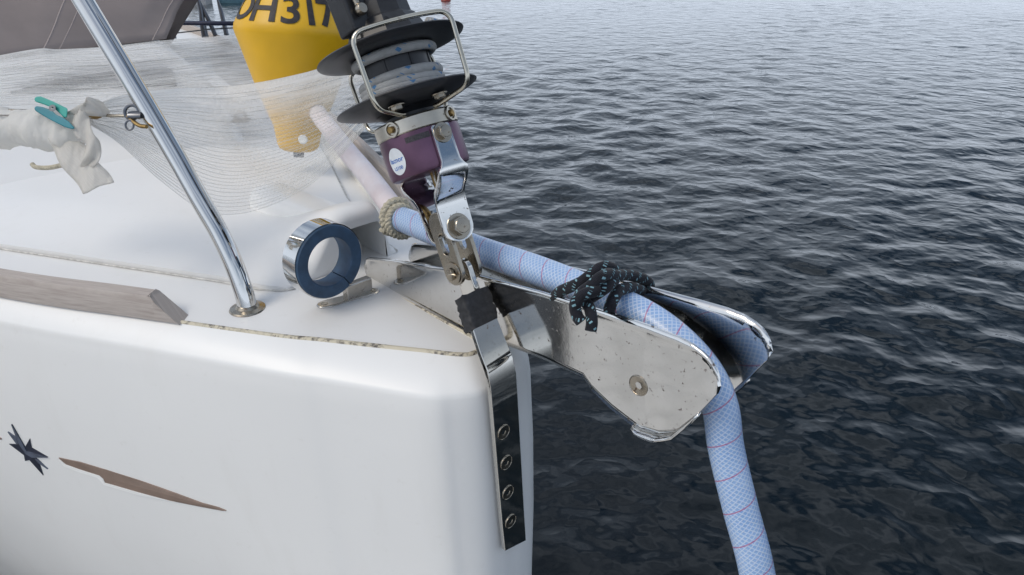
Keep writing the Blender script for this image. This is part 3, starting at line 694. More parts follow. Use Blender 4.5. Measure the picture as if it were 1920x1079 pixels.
# --- deck eye with a frayed knot, seen behind the net tail
de = empty('deck_eye', on_z(208, 290, DECK + .03)); de.parent = yacht; de.location = WLOC[de] - WLOC[yacht]
c = WLOC[de] + UP * .004
tube('eye_loop', ring_pts(c + Vector((.012, -.004, .000)), EXc, EYc, .010, .007), .0022, M['dark_steel'], de, seg=8, closed=True)
kn = []
for k in range(60):
    a = k / 60 * 6.283 * 3; kn.append(c + Vector((.010 * math.cos(a) * (1 + .3 * math.sin(a * .33)), .006 * math.sin(a * .7), .008 * math.sin(a) + .002 * math.cos(a * 1.7))))
tube('knot', kn, .0036, M['grey_rope'], de, seg=8)
lathe('base', [(0, 0), (.016, 0), (.016, .003), (.012, .005), (0, .005)], c - UP * .016, UP, EXc, Vector((0, 1, 0)), M['dark_steel'], de, seg=20)
# dark deck fitting seen through the net
d2 = on_z(452, 226, DECK + .05); hb = empty('pad_eye', d2); hb.parent = yacht; hb.location = d2 - WLOC[yacht]
tube('eye_loop', ring_pts(d2 + UP * .010, EXc, EYc, .012, .010), .004, M['dark_steel'], hb, seg=8, closed=True)
box('base', d2, EXc, Vector((0, 1, 0)), UP, .02, .012, .003, M['dark_steel'], hb, bevel=.001)
# --- port side: white moulded rail and mooring cleat
rail = [B(a, -(half_width(a) - .055), .012) for a in np.linspace(.40, 1.5, 16)]
V = []; F = []
sec = [(-.012, -.014), (-.011, .014), (-.005, .020), (.006, .020), (.012, .014), (.014, -.014)]
for p in rail:
    for x, z in sec: V.append(p - STB * x + UP * z)
for i in range(len(rail) - 1):
    for k in range(5): F.append((i * 6 + k, i * 6 + k + 1, (i + 1) * 6 + k + 1, (i + 1) * 6 + k))
F.append(tuple(range(6)))
mesh('toe_rail', V, F, M['deck'], yacht, sharp=50)
# --- far port rigging
def shroud(px, rads, mat):
    pts = [at(u, v, d) for u, v, d in px]; o = tube('shroud', pts, rads, mat, yacht, seg=10); return o
dS = 3.48
shroud([(385, 70, dS), (380, 45, dS - .01), (377, 22, dS - .03), (371, 0, dS - .04), (350, -80, dS - .1)], [.016, .015, .011, .007, .007], M['dark_steel'])
shroud([(404, 67, dS), (394, 44, dS - .01), (387, 30, dS - .02), (375, 4, dS - .03), (345, -80, dS - .1)], [.010, .010, .0095, .005, .005], M['dark_steel'])
shroud([(425, 66, dS), (420, 45, dS - .01), (414, 20, dS - .02), (408, 0, dS - .03), (385, -80, dS - .1)], [.011, .0105, .010, .005, .005], M['dark_steel'])
stn = tube('stanchion', [at(328, 73, 3.44), at(322, 46, 3.42), at(318, 20, 3.40)], .008, M['dark_steel'], yacht, seg=10)
tube('guard_line', [at(150, 41, 3.42), at(322, 43.5, 3.42), at(450, 44.5, 3.30), at(640, 46, 3.10)], .0095, M['navy'], yacht, seg=8)
tube('guard_line', [at(330, 62.5, 3.43), at(395, 55, 3.37), at(450, 52, 3.30), at(640, 42, 3.10)], .0030, M['dark_steel'], yacht, seg=6)

# ------------------------------------------------------------------ furling drum
furler = empty('furling_drum', A0, 'black jib furling drum with wire rope guards and purple bearing housing on the forestay', 'furler')
lathe('bearing_housing', [(0, .1125), (.040, .1125), (.0440, .1140), (.0455, .1175), (.0455, .154), (.0448, .1575), (0, .1575)], A0, AX, FP, STB, M['purple'], furler, seg=72, a0=0, sharp=30)
lathe('collar', [(0, .1578), (.0450, .1578), (.0460, .159), (.0460, .172), (.0445, .1738), (.026, .1742), (0, .1742)], A0, AX, FP, STB, M['alu'], furler, seg=72, sharp=30)
lathe('hub', [(.030, .1742), (.030, .179), (.040, .184), (.030, .19), (0, .19)], A0, AX, FP, STB, M['black'], furler, seg=48)
lathe('lower_flange', [(.026, .1825), (.050, .1860), (.070, .1915), (.0790, .1950), (.0797, .1962), (.0790, .1974), (.060, .1955), (.030, .1955)], A0, AX, FP, STB, M['black_drum'], furler, seg=80, sharp=50)
core = lathe('drum_core', [(.0375, .190), (.0375, .252)], A0, AX, FP, STB, M['black_drum'], furler, seg=48)
for k in range(8):
    a = R(k * 45 + 12); p = cyl(.2215, .0378, a); nrm = (p - fr(.2215, 0, 0)).normalized()
    box('rib', p, AX, AX.cross(nrm), nrm, .030, .0012, .0009, M['black'], core)
lathe('upper_flange', [(.034, .2500), (.050, .2470), (.072, .2482), (.0815, .2505), (.0825, .2518), (.0815, .2530), (.070, .2530), (.050, .256), (.046, .262), (.030, .262)], A0, AX, FP, STB, M['black_drum'], furler, seg=80, sharp=50)
lathe('torque_tube_base', [(.048, .256), (.046, .262), (.038, .280), (.0345, .283), (.0330, .300), (.0325, .300)], A0, AX, FP, STB, M['black'], furler, seg=10, sharp=20)
lathe('torque_tube', [(.0300, .27), (.0320, .285), (.0310, .34), (.0300, .42), (.030, .62), (0, .62)], A0, AX, FP, STB, M['black'], furler, seg=40)
lathe('hole', [(0, .0), (.0032, .0), (.0032, .0006), (0, .0006)], cyl(.2715, .0458, R(32)), (cyl(.2715, .05, R(32)) - cyl(.2715, .04, R(32))).normalized(), AX, AX.cross(FP), M['roller'], furler, seg=16)
cl = prism('clamp_ear', [(-.012, -.028), (.010, -.030), (.013, .02), (.013, .05), (-.012, .05), (-.016, .01)], cyl(.300, .040, R(88)), STB, AX, FP, .030, M['black'], furler, bevel=.003)
lathe('clamp_screw', [(0, .010), (.0050, .010), (.0066, .007), (.0060, .002), (.004, 0), (0, 0)], cyl(.289, .040, R(86)) + FP * .015, FP, STB, AX, M['bolt'], cl, seg=20)
tube('clamp_pin', [cyl(.289, .040, R(86)) + FP * .017, cyl(.296, .041, R(88)) + FP * .020, cyl(.325, .043, R(90)) + FP * .018], .0033, M['bolt'], cl, seg=10)
hex_bolt('flange_nut', cyl(.262, .047, R(75)), AX, .0045, .004, M['bolt'], furler, washer=False)
def guard(phi0):
    er = FP * math.cos(phi0) + STB * math.sin(phi0); et = -FP * math.sin(phi0) + STB * math.cos(phi0)
    def q(rho, t_, L): return A0 + AX * L + er * rho + et * t_
    base = [q(.040, .017, .1762), q(.046, .022, .1762), q(.0815, .0495, .1830), q(.0835, .0510, .2565), q(.0865, .018, .2585), q(.0865, -.018, .2585), q(.0835, -.0510, .2565), q(.0815, -.0495, .1830), q(.046, -.022, .1762), q(.040, -.017, .1762)]
    return tube('rope_guard', fillet(base, .014, 7), .0026, M['steel_dull2'], furler, seg=12)
M['steel_dull2'] = steel('tarnished_wire', (.55, .52, .45), .16, .5, .9, .8)
for ph in (27, 214): guard(R(ph))
for ph in (72, -18):
    nrm = (cyl(0, 1, R(ph)) - A0).normalized(); p = cyl(.1655, .0458, R(ph))
    ex, ey, ez = frame_of(nrm, AX)
    lathe('collar_lug', [(0, 0), (.0085, 0), (.0085, .0012), (.0078, .0020), (.0062, .0020), (.0056, .0003), (0, .0003)], p, ez, ex, ey, M['alu'], furler, seg=28, sharp=30)
    hex_bolt('collar_bolt', p + nrm * .0006, nrm, .0036, .0030, M['brass'], furler, washer=False)
for ph in (52, 2):
    p = cyl(.1862, .055, R(ph)); hex_bolt('flange_bolt', p, -AX, .0060, .0035, M['bolt'], furler)
# sticker and nameplate wrapped on the housing
def housing_pt(th, L, r=.0459): return cyl(L, r, th)
def housing_patch(name, th0, L0, hx, hy, mat, r, oval=True, parent=None):
    V = [housing_pt(th0, L0, r)]; F = []; n = 40
    rings = 5
    for j in range(1, rings + 1):
        for k in range(n):
            a = 2 * math.pi * k / n; c_, s_ = math.cos(a), math.sin(a)
            if not oval:
                m_ = max(abs(c_), abs(s_)); c_, s_ = c_ / m_, s_ / m_
            V.append(housing_pt(th0 + c_ * hx * j / rings / .0455, L0 + s_ * hy * j / rings, r))
    for k in range(n): F.append((0, 1 + k, 1 + (k + 1) % n))
    for j in range(rings - 1):
        for k in range(n): F.append((1 + j * n + k, 1 + (j + 1) * n + k, 1 + (j + 1) * n + (k + 1) % n, 1 + j * n + (k + 1) % n))
    return mesh(name, V, F, mat, parent or furler, sharp=60)
stk = housing_patch('sticker', R(82), .1330, .0115, .0145, M['sticker'], .0458); stk['label'] = 'white oval maker sticker with blue print'
housing_patch('nameplate', R(42), .1500, .0135, .0030, M['plate_grey'], .0458, oval=False)
def text_mesh(body, size, bold=0):
    cu = bpy.data.curves.new('text', 'FONT'); cu.body = body; cu.size = size; cu.align_x = 'CENTER'; cu.align_y = 'CENTER'; cu.resolution_u = 4; cu.offset = bold * size
    o = bpy.data.objects.new('text', cu); COL.objects.link(o); bpy.context.view_layer.update()
    me = bpy.data.meshes.new_from_object(o.evaluated_get(bpy.context.evaluated_depsgraph_get())); bpy.data.objects.remove(o); bpy.data.curves.remove(cu)
    bm = bmesh.new(); bm.from_mesh(me); bpy.data.meshes.remove(me)
    xs = [v.co.x for v in bm.verts]; lo, hi = min(xs), max(xs)
    for k in range(1, 8):
        x = lo + (hi - lo) * k / 8
        bmesh.ops.bisect_plane(bm, geom=bm.verts[:] + bm.edges[:] + bm.faces[:], plane_co=(x, 0, 0), plane_no=(1, 0, 0))
    bm.verts.index_update(); bm.verts.ensure_lookup_table(); V = [v.co.copy() for v in bm.verts]; F = [tuple(v.index for v in f.verts) for f in bm.faces]; bm.free(); return V, F
def wrap_text(name, body, size, fn, mat, parent):
    V, F = text_mesh(body, size, .018 if len(body) == 1 else .012); return mesh(name, [fn(v.x, v.y) for v in V], F, mat, parent, smooth=False)
wrap_text('lettering', 'facnor', .0075, lambda x, y: housing_pt(R(82) - x / .0455, .1345 + y, .0461), M['sticker_blue'], stk)
wrap_text('lettering', 'LS100', .0052, lambda x, y: housing_pt(R(82) - x / .0455, .1258 + y, .0461), M['sticker_blue'], stk)
# bracket plates fore and aft of the toggle
_c, _s = math.cos(R(10)), math.sin(R(10)); FP2 = FP * _c + STB * _s; ST2 = STB * _c - FP * _s
def fb(L, rf, rs): return A0 + AX * L + FP2 * rf + ST2 * rs
def bracket(sign):
    st_ = [(.1560, .0095, .0478), (.1545, .0110, .0480), (.1180, .0118, .0480), (.1130, .0140, .0482), (.1090, .0180, .0480), (.1030, .0185, .0450), (.0960, .0188, .0370), (.0890, .0190, .0275), (.0820, .0190, .0225), (.0720, .0190, .0205), (.055, .0190, .0195), (.046, .0188, .0190), (.040, .0170, .0190), (.0355, .0130, .0190), (.0325, .0070, .0190), (.0318, .002, .0190)]
    V = []; F = []; cols = 8
    for L, hw, rf in st_:
        for k in range(cols + 1): V.append(fb(L, sign * rf, hw * (-1 + 2 * k / cols)))
    m = cols + 1
    for i in range(len(st_) - 1):
        for k in range(cols): F.append((i * m + k, i * m + k + 1, (i + 1) * m + k + 1, (i + 1) * m + k))
    return mesh('bracket_plate', V, F, M['steel'], furler, sharp=60, solidify=.0038, bevel=.0008)
bracket(1); bracket(-1)
hex_bolt('bracket_bolt', fb(.1470, .0500, 0), FP2, .0072, .0055, M['bolt'], furler)
hex_bolt('pin_bolt', fb(.0480, .0210, 0), FP2, .0098, .0075, M['bolt'], furler)
lathe('cross_barrel', [(0, -.017), (.0095, -.017), (.0095, .017), (0, .017)], fr(.050, 0, 0), FP, STB, AX, M['steel_dull'], furler, seg=24, sharp=30)
lathe('forestay_stud', [(0, .055), (.0046, .055), (.0046, .113), (0, .113)], A0 + FP * .004, AX, FP, STB, M['brass'], furler, seg=16)
for k, (x0, x1) in enumerate(((.012, .002), (.017, .004))):
    tube('locking_wire', catmull([fr(.114, .022, x0 - .002), fr(.098, .0235, x0), fr(.085, .022, .004 + .004 * k), fr(.066, .0165, .010), fr(.050, .014, .0135 - .002 * k)], 6), .0011, M['steel_dull'], furler, seg=6)
def link(rs):
    n = 40; hw = .0150; L0, L1 = .000, .055; outer = []; inner = []
    for k in range(n):
        a = 2 * math.pi * k / n; cx_, sy = math.cos(a), math.sin(a); outer.append((hw * cx_, (L1 if sy > 0 else L0) + hw * sy)); inner.append((.0060 * cx_, (.040 if sy > 0 else .0265) + .0060 * sy))
    V = []; F = []
    for z in (-.0026, .0026):
        for lp in (outer, inner):
            for x, y in lp: V.append(fr(y, x, rs + z))
    o0, i0, o1, i1 = 0, n, 2 * n, 3 * n
    for k in range(n):
        k2 = (k + 1) % n
        F += [(o0 + k, i0 + k, i0 + k2, o0 + k2), (o1 + k, o1 + k2, i1 + k2, i1 + k), (o0 + k, o0 + k2, o1 + k2, o1 + k), (i0 + k, i1 + k, i1 + k2, i0 + k2)]
    return mesh('toggle_link', V, F, M['steel_dull'], furler, sharp=35, bevel=.0007)
lk = link(.0125); link(-.0135)
lathe('pin_washer', [(.0065, 0), (.0125, 0), (.0128, .0006), (.0125, .0014), (.0065, .0014)], fr(0, 0, .0152), STB, FP, AX, M['bolt'], lk, seg=28, sharp=30)
hex_bolt('clevis_pin', fr(-.0005, -.001, .0160), STB, .0065, .0045, M['bolt'], lk, washer=False, rot=.1)
tube('split_pin', [fr(.001, -.007, .0200), fr(0, 0, .0222), fr(-.001, .007, .0204), fr(-.003, .0085, .0195)], .0010, M['bolt'], lk, seg=8)
# furling line wound on the drum
def wound():
    P = []; r0 = .0428
    for k in range(260):                                   # three bottom turns
        t = k / 259; a = R(218) + t * 3 * 2 * math.pi
        P.append(cyl(.2010 + .0083 * 3 * t * .80 + .0016 * math.sin(a * .7 + 2), r0 + .0010 * math.sin(a * .5 + t * 9), a))
    e = R(218) + 6 * math.pi; L1 = .2010 + .0083 * 3 * .80 + .0016 * math.sin(e * .7 + 2)
    for k in range(1, 30): t = k / 30; P.append(cyl(L1 + (.2420 - L1) * sstep(t), r0, e + (t - .5) * R(70) + R(35)))
    e += R(70)
    for k in range(0, 90): t = k / 89; P.append(cyl(.2420 - .0010 * math.sin(t * 5), r0 + .0006 * math.sin(t * 14), e + t * R(285)))
    e += R(285)
    for k in range(1, 24): t = k / 23; P.append(cyl(.2420 - .004 * t, r0 + .05 * t, e + t * R(30)))
    return P
fl = tube('furling_line', wound(), .0050, M['furl'], None, seg=12); tag(fl, 'pale grey furling rope with blue flecks wound on the black drum', 'rope')
ft = tube('furling_line_tail', [cyl(.2600, .060, R(a)) + AX * (.003 * math.sin(R(a * 3))) for a in range(-135, -5, 5)], .0053, M['furl'], None, seg=10); tag(ft, 'short grey rope turn lying on top of the upper drum flange', 'rope')

# ------------------------------------------------------------------ hose, ropes
hp = [rp(-.055, -.043, .0840), rp(.010, -.040, .0880), rp(.0589, -.0375, .0894), rp(.13, -.0375, .0905), (rp(.2009, -.0375, .0914)), rp(.2929, -.0375, .096), rp(.373, -.0375, .0969), rp(.4438, -.0375, .0949), rp(.4897, -.0375, .0833), rp(.5240, -.0375, .0625), rp(.5435, -.0375, .0345), rp(.5560, -.0375, -.0076), rp(.5795, -.0375, -.0642), rp(.6078, -.0375, -.1298), rp(.640, -.0375, -.245), rp(.665, -.0375, -.40), rp(.69, -.0375, -.65), rp(.70, -.0375, -1.0), rp(.70, -.0375, -1.4)]
hp = [rp(.034, -.0372, .0888)] + hp[2:]
hose = tube('chafe_hose', catmull(hp, 10), .0172, M['hose'], None, seg=36); tag(hose, 'pale blue braided hose with red spiral line running through the bow roller into the water', 'hose')
hs0 = hp[0]
sl = [at(560, 165, 1.50), at(605, 225, 1.34), at(648, 280, 1.22), at(690, 330, 1.13), at(728, 380, 1.045), hp[0] + RD * .004]
sleeve = tube('rope_sleeve', catmull(sl, 8), .0158, M['sleeve'], None, seg=24); tag(sleeve, 'thick white braided mooring rope sleeve lying along the port deck edge', 'rope')
# beige three-strand lashing where sleeve and hose meet
def laid_rope(name, pts, r, mat, twist=70, parent=None):
    ds = []; pts = [Vector(p) for p in pts]; Ls = [0]
    for i in range(1, len(pts)): Ls.append(Ls[-1] + (pts[i] - pts[i - 1]).length)
    for s3 in range(3):
        Q = []; nrm = (pts[1] - pts[0]).orthogonal().normalized(); prev = (pts[1] - pts[0]).normalized()
        for i, p in enumerate(pts):
            t = (pts[min(i + 1, len(pts) - 1)] - pts[max(i - 1, 0)]).normalized(); nrm = prev.rotation_difference(t) @ nrm; prev = t; bn = t.cross(nrm)
            a = Ls[i] * twist * 2 * math.pi + s3 * 2.094; Q.append(p + (nrm * math.cos(a) + bn * math.sin(a)) * r * .52)
        ds.append(tube_data(Q, r * .56, 8))
    return joined(name, ds, mat, parent)
lc = hp[0] - RD * .004; ld = RD.copy(); lx = ld.orthogonal().normalized(); ly = ld.cross(lx)
coil = []
for k in range(150):
    a = k / 149 * 2 * math.pi * 3.3; coil.append(lc + ld * (-.012 + .022 * k / 149 + .003 * math.sin(a)) + (lx * math.cos(a) + ly * math.sin(a)) * (.0200 + .0035 * math.sin(a * .63 + 1)))
bl = laid_rope('lashing_coil', coil, .0058, M['beige_rope'], 60); tag(bl, 'beige laid rope bound round the joint between white sleeve and blue hose', 'rope')

# black rope knotted round hose and roller
def kp(x, y, d): return at(1020 + x / 6.346, 470 + y / 6.346, d)
def dk(l): return None
lash = [kp(60, 640, .790), kp(170, 505, .760), kp(300, 440, .742), kp(430, 385, .728), kp(560, 290, .722), kp(660, 215, .722), kp(760, 195, .728), kp(845, 250, .735), kp(850, 330, .728), kp(760, 420, .706), kp(650, 500, .700), kp(560, 555, .705), kp(500, 590, .716), kp(430, 560, .712),
        kp(450, 500, .704), kp(560, 420, .696), kp(660, 330, .694), kp(760, 280, .706), kp(850, 300, .722), kp(960, 290, .744), kp(1080, 310, .760), kp(1190, 345, .776), kp(1250, 400, .788), kp(1235, 470, .792), kp(1140, 470, .768), kp(1030, 440, .746), kp(910, 470, .728), kp(840, 550, .716), kp(790, 660, .712), kp(770, 760, .722), kp(760, 850, .74)]
lr = .0059
l1 = tube('knotted_rope', catmull(lash, 8), lr, M['lash'], None, seg=14); tag(l1, 'black flecked rope knotted over the blue hose and the roller cheeks', 'rope')
tail = [kp(640, 470, .692), kp(560, 500, .688), kp(450, 540, .686), kp(375, 610, .688), kp(365, 700, .694), kp(400, 800, .696), kp(450, 870, .697), kp(495, 905, .697), kp(545, 850, .699), kp(560, 760, .700), kp(540, 690, .706), kp(510, 640, .716)]
tail2 = [kp(640, 470, .694), kp(560, 495, .690), kp(455, 535, .687), kp(385, 610, .689), kp(370, 690, .692), kp(400, 790, .692), kp(445, 850, .691)]
tail3 = [kp(470, 600, .705), kp(530, 660, .698), kp(560, 760, .692), kp(570, 860, .690), kp(555, 960, .689)]
tube('loop', catmull(tail2, 8), lr * .98, M['lash'], l1, seg=14); tube('rope_end', catmull(tail3, 8), lr * .95, M['lash'], l1, seg=14)

# ------------------------------------------------------------------ buoy
BD = 1.43; BC = at(560, 283, BD)
by_ax = (at(556, 60, BD - .062) - BC); bh = by_ax.length; by_ax = (by_ax.normalized() + Vector((.0, 0, 0))).normalized()
bx, by2, _ = frame_of(by_ax, Vector((0, 1, 0))); bx, by2 = bx, by2
S_ = 1 / FPX * BD
buoy = empty('mooring_buoy', BC, 'yellow plastic mooring buoy marked with black letters and digits on the foredeck', 'buoy')
L50 = 240 * S_
BPROF = [(0, 0), (26 * S_, 0), (34 * S_, 4 * S_), (38 * S_, 12 * S_), (44 * S_, 45 * S_), (70 * S_, 105 * S_), (101 * S_, 192 * S_), (105 * S_, 202 * S_), (107 * S_, 210 * S_), (106 * S_, 218 * S_), (102 * S_, 227 * S_), (48 * S_, 330 * S_), (38 * S_, 350 * S_), (30 * S_, 390 * S_), (28 * S_, 430 * S_), (0, 430 * S_)]
lathe('body', BPROF, BC, by_ax, bx, by2, M['yellow'], buoy, seg=72, sharp=60)
tocam = (CAM - BC); tocam = (tocam - by_ax * tocam.dot(by_ax)).normalized(); side = by_ax.cross(tocam)
def buoy_pt(th, y, lift=.0012):
    r_ = float(np.interp(y, [p[1] for p in BPROF[5:12]], [p[0] for p in BPROF[5:12]])); d = tocam * math.cos(th) + side * math.sin(th)
    return BC + by_ax * y + d * (r_ + lift) + by_ax * (lift * .4)
for ch, th, yy, sz in (('O', -64, 243, 68), ('H', -33, 241, 68), ('3', -5, 240, 68), ('1', 14, 240, 68), ('7', 31, 240, 68)):
    def fn(x, y, th=th, yy=yy):
        yv = (yy) * S_ + y * .90; r_ = float(np.interp(yv, [227 * S_, 330 * S_], [102 * S_, 48 * S_])); r_ref = 88 * S_
        return buoy_pt(R(th) + x / r_ref, yv)
    wrap_text('letter', ch, sz * S_, fn, M['letter'], buoy)
lathe('eye_bolt', [(0, -.012), (.010, -.012), (.010, 0), (0, 0)], BC, by_ax, bx, by2, M['dark_steel'], buoy, seg=16)
hb2 = at(568, 262, BD - .055); lathe('white_plug', [(0, 0), (.008, 0), (.009, .003), (.007, .006), (0, .006)], hb2, -ray(568, 262).normalized(), bx, by_ax, M['boat_white'], buoy, seg=16)

# ------------------------------------------------------------------ nets
def sheet(name, top, bot, nu, nv, fold, mat, threads=0, sag=0, rad=.00031, zig=True, label=None, seed=0, zn=150):
    """cloth hung between two space curves; folds are real relief"""
    T = catmull(top, 1 if False else 8); Bt = catmull(bot, 8)
    def samp(c, t):
        x = t * (len(c) - 1); i = min(int(x), len(c) - 2); return c[i].lerp(c[i + 1], x - i)
    def S(t, q):
        a, b_ = samp(T, t), samp(Bt, t); p = b_.lerp(a, q); n = Vector((.2, -.85, .5)).normalized()
        k = math.sin(math.pi * q) * (math.sin(math.pi * min(1, t)) ** .6 if t < 1 else 0)
        f = mnoise.noise(Vector((t * 5 + seed, q * 16, seed * 1.7))) * 1.0 + .5 * mnoise.noise(Vector((t * 11, q * 34 + seed, 4)))
        return p + n * (fold * f * (math.sin(math.pi * q) ** .4 if 0 < q < 1 else 0)) - UP * sag * k
    V = []; F = []; UV = []
    for i in range(nu + 1):
        for j in range(nv + 1): V.append(S(i / nu, j / nv)); UV.append((i / nu, j / nv))
    m = nv + 1
    for i in range(nu):
        for j in range(nv): F.append((i * m + j, (i + 1) * m + j, (i + 1) * m + j + 1, i * m + j + 1))
    root = empty(name, V[0]); o = mesh('gauze', V, F, mat, root, uvs=UV, sharp=180)
    ds = []
    for r_ in range(threads + 1):
        q = r_ / threads; q2 = (r_ + 1) / threads
        ds.append(tube_data([S(k / 90, q) for k in range(91)], rad, 3))
        if zig and r_ < threads:
            ds.append(tube_data([S(k / zn, q if k % 2 else q2) for k in range(zn + 1)], rad * .55, 3))
    if ds: th = joined('threads', ds, M['thread'], root, sharp=180); th['kind'] = 'stuff'
    return root
nA = sheet('netting', [at(165, 203, .93), at(235, 178, 1.02), at(330, 166, 1.14), at(420, 163, 1.20), at(490, 154, 1.18), at(570, 137, 1.10), at(640, 118, .98), at(700, 118, .90)],
           [at(165, 232, .92), at(222, 268, .94), at(300, 338, .985), at(380, 394, 1.02), at(450, 401, 1.04), at(530, 376, 1.04), at(600, 332, 1.02), at(690, 235, .93)], 120, 40, .011, M['gauze'], threads=34, sag=.012, seed=3)
tag(nA, 'fine white net slung from the guard wire to the furling drum over the foredeck', 'net')
nB = sheet('netting', [at(-30, 110, 1.86), at(70, 92, 1.95), at(110, 93, 1.97), at(200, 88, 2.04), at(300, 77, 2.16), at(380, 71, 2.25), at(450, 66, 2.30), at(520, 68, 2.30)],
           [at(-30, 200, 1.42), at(70, 196, 1.45), at(160, 194, 1.46), at(240, 192, 1.46), at(330, 186, 1.48), at(400, 180, 1.50), at(470, 175, 1.50), at(540, 160, 1.56)], 110, 46, .014, M['gauze_far'], threads=40, seed=9, rad=.0006, zn=110)
tag(nB, 'layered white net spread over the cabin roof in front of the grey canvas', 'net')
# rolled net along the guard wire
roll = catmull([at(-60, 238, .97), at(0, 240, .955), at(50, 240, .945), at(100, 246, .935), at(130, 256, .93), at(150, 268, .93)], 10)
rr_ = [.024 * (1 - .12 * math.cos(i * .35)) * (1 if i < len(roll) - 12 else max(.45, 1 - .045 * (i - len(roll) + 12))) for i in range(len(roll))]
V, F, UV = tube_data(roll, rr_, 26)
V = [v + Vector((mnoise.noise(v * 60), mnoise.noise(v * 60 + Vector((5, 0, 0))), mnoise.noise(v * 90 + Vector((0, 7, 0))))) * .004 for v in V]
nr_ = mesh('net_roll', V, F, M['gauze_dense'], None, uvs=UV, sharp=180); tag(nr_, 'gathered roll of white netting along the guard wire', 'net')
tube('stitching', [at(u, v, .929) for u, v in ((-20, 217), (10, 217), (40, 216), (70, 218), (95, 219))], .0012, M['grey_rope'], nr_, seg=6)
def ribbon(name, ctr, widths, dirs, mat, parent=None, n=8, thick=.0012):
    C_ = catmull(ctr, n); W = catmull([(w_,) for w_ in widths], n); D_ = catmull(dirs, n); V = []; F = []; UV = []
    for i, c_ in enumerate(C_):
        d = Vector(D_[i]).normalized()
        for k in range(7):
            x = -1 + k / 3; V.append(c_ + d * (float(W[i][0]) * x) + Vector((0, -.003 * math.sin(x * 3 + i * .3), .001 * math.cos(x * 4)))); UV.append((i / len(C_), k / 6))
    for i in range(len(C_) - 1):
        for k in range(6): F.append((i * 7 + k, (i + 1) * 7 + k, (i + 1) * 7 + k + 1, i * 7 + k + 1))
    return mesh(name, V, F, mat, parent, uvs=UV, sharp=180, solidify=thick)
rb = ribbon('fold', [at(133, 232, .915), at(140, 205, .905), at(165, 198, .905), at(190, 204, .915), at(205, 212, .93)], [.010, .014, .012, .010, .006], [(.8, 0, -.6), (.9, 0, .3), (.3, 0, .9), (-.1, 0, 1), (-.3, 0, 1)], M['strip'], nr_)
ribbon('fold', [at(150, 208, .902), at(150, 228, .900), at(160, 250, .898), at(172, 268, .898), at(172, 295, .900), at(165, 312, .903)], [.006, .011, .011, .009, .010, .009], [(1, 0, .1), (1, 0, .2), (1, 0, .3), (1, 0, .2), (1, 0, 0), (1, 0, 0)], M['strip'], nr_)
ribbon('tail', [at(120, 262, .915), at(135, 285, .912), at(150, 305, .908), at(168, 330, .905), at(185, 352, .903)], [.020, .022, .022, .022, .0215], [(1, 0, -.1), (1, 0, .1), (1, 0, .28), (1, 0, .34), (1, 0, .36)], M['strip'], nr_)
cord = tube('cord_end', catmull([at(60, 308, .965), at(68, 314, .963), at(90, 315, .958), at(112, 311, .950), at(130, 306, .945)], 6), .0030, M['beige_rope'], None, seg=8); tag(cord, 'loose beige cord end poking out below the gathered net', 'cord')

# ------------------------------------------------------------------ clothes peg
peg = empty('clothes_peg', at(105, 215, .905), 'turquoise plastic clothes peg clipped to the white net', 'peg')
def prong(px, d0, d1, mat, up):
    n = len(px); V = []; F = []
    for z in (-.004, .004):
        for i, (u, v) in enumerate(px): V.append(at(u, v, d0 + (d1 - d0) * (u - 65) / 80) + ray(u, v).normalized() * z)
    F = [tuple(range(n)), tuple(reversed(range(n, 2 * n)))] + [(i, i + n, (i + 1) % n + n, (i + 1) % n) for i in range(n)]
    return mesh('prong', V, F, mat, peg, sharp=30, bevel=.0014)
prong([(64, 186), (67, 182), (76, 181), (98, 190), (127, 204), (126, 220), (121, 222), (112, 213), (103, 205), (84, 197), (66, 191)], .91, .90, M['teal'], 1)
prong([(64, 203), (68, 199), (80, 201), (98, 208), (105, 215), (118, 221), (129, 228), (141, 241), (136, 243), (122, 239), (100, 228), (80, 217), (66, 208)], .905, .895, M['teal_dark'], 0)
lathe('spring', [(.0015, -.005), (.0042, -.005), (.0042, .005), (.0015, .005)], at(98, 203, .902), ray(98, 203).normalized(), EXc, EYc, M['dark_steel'], peg, seg=14)

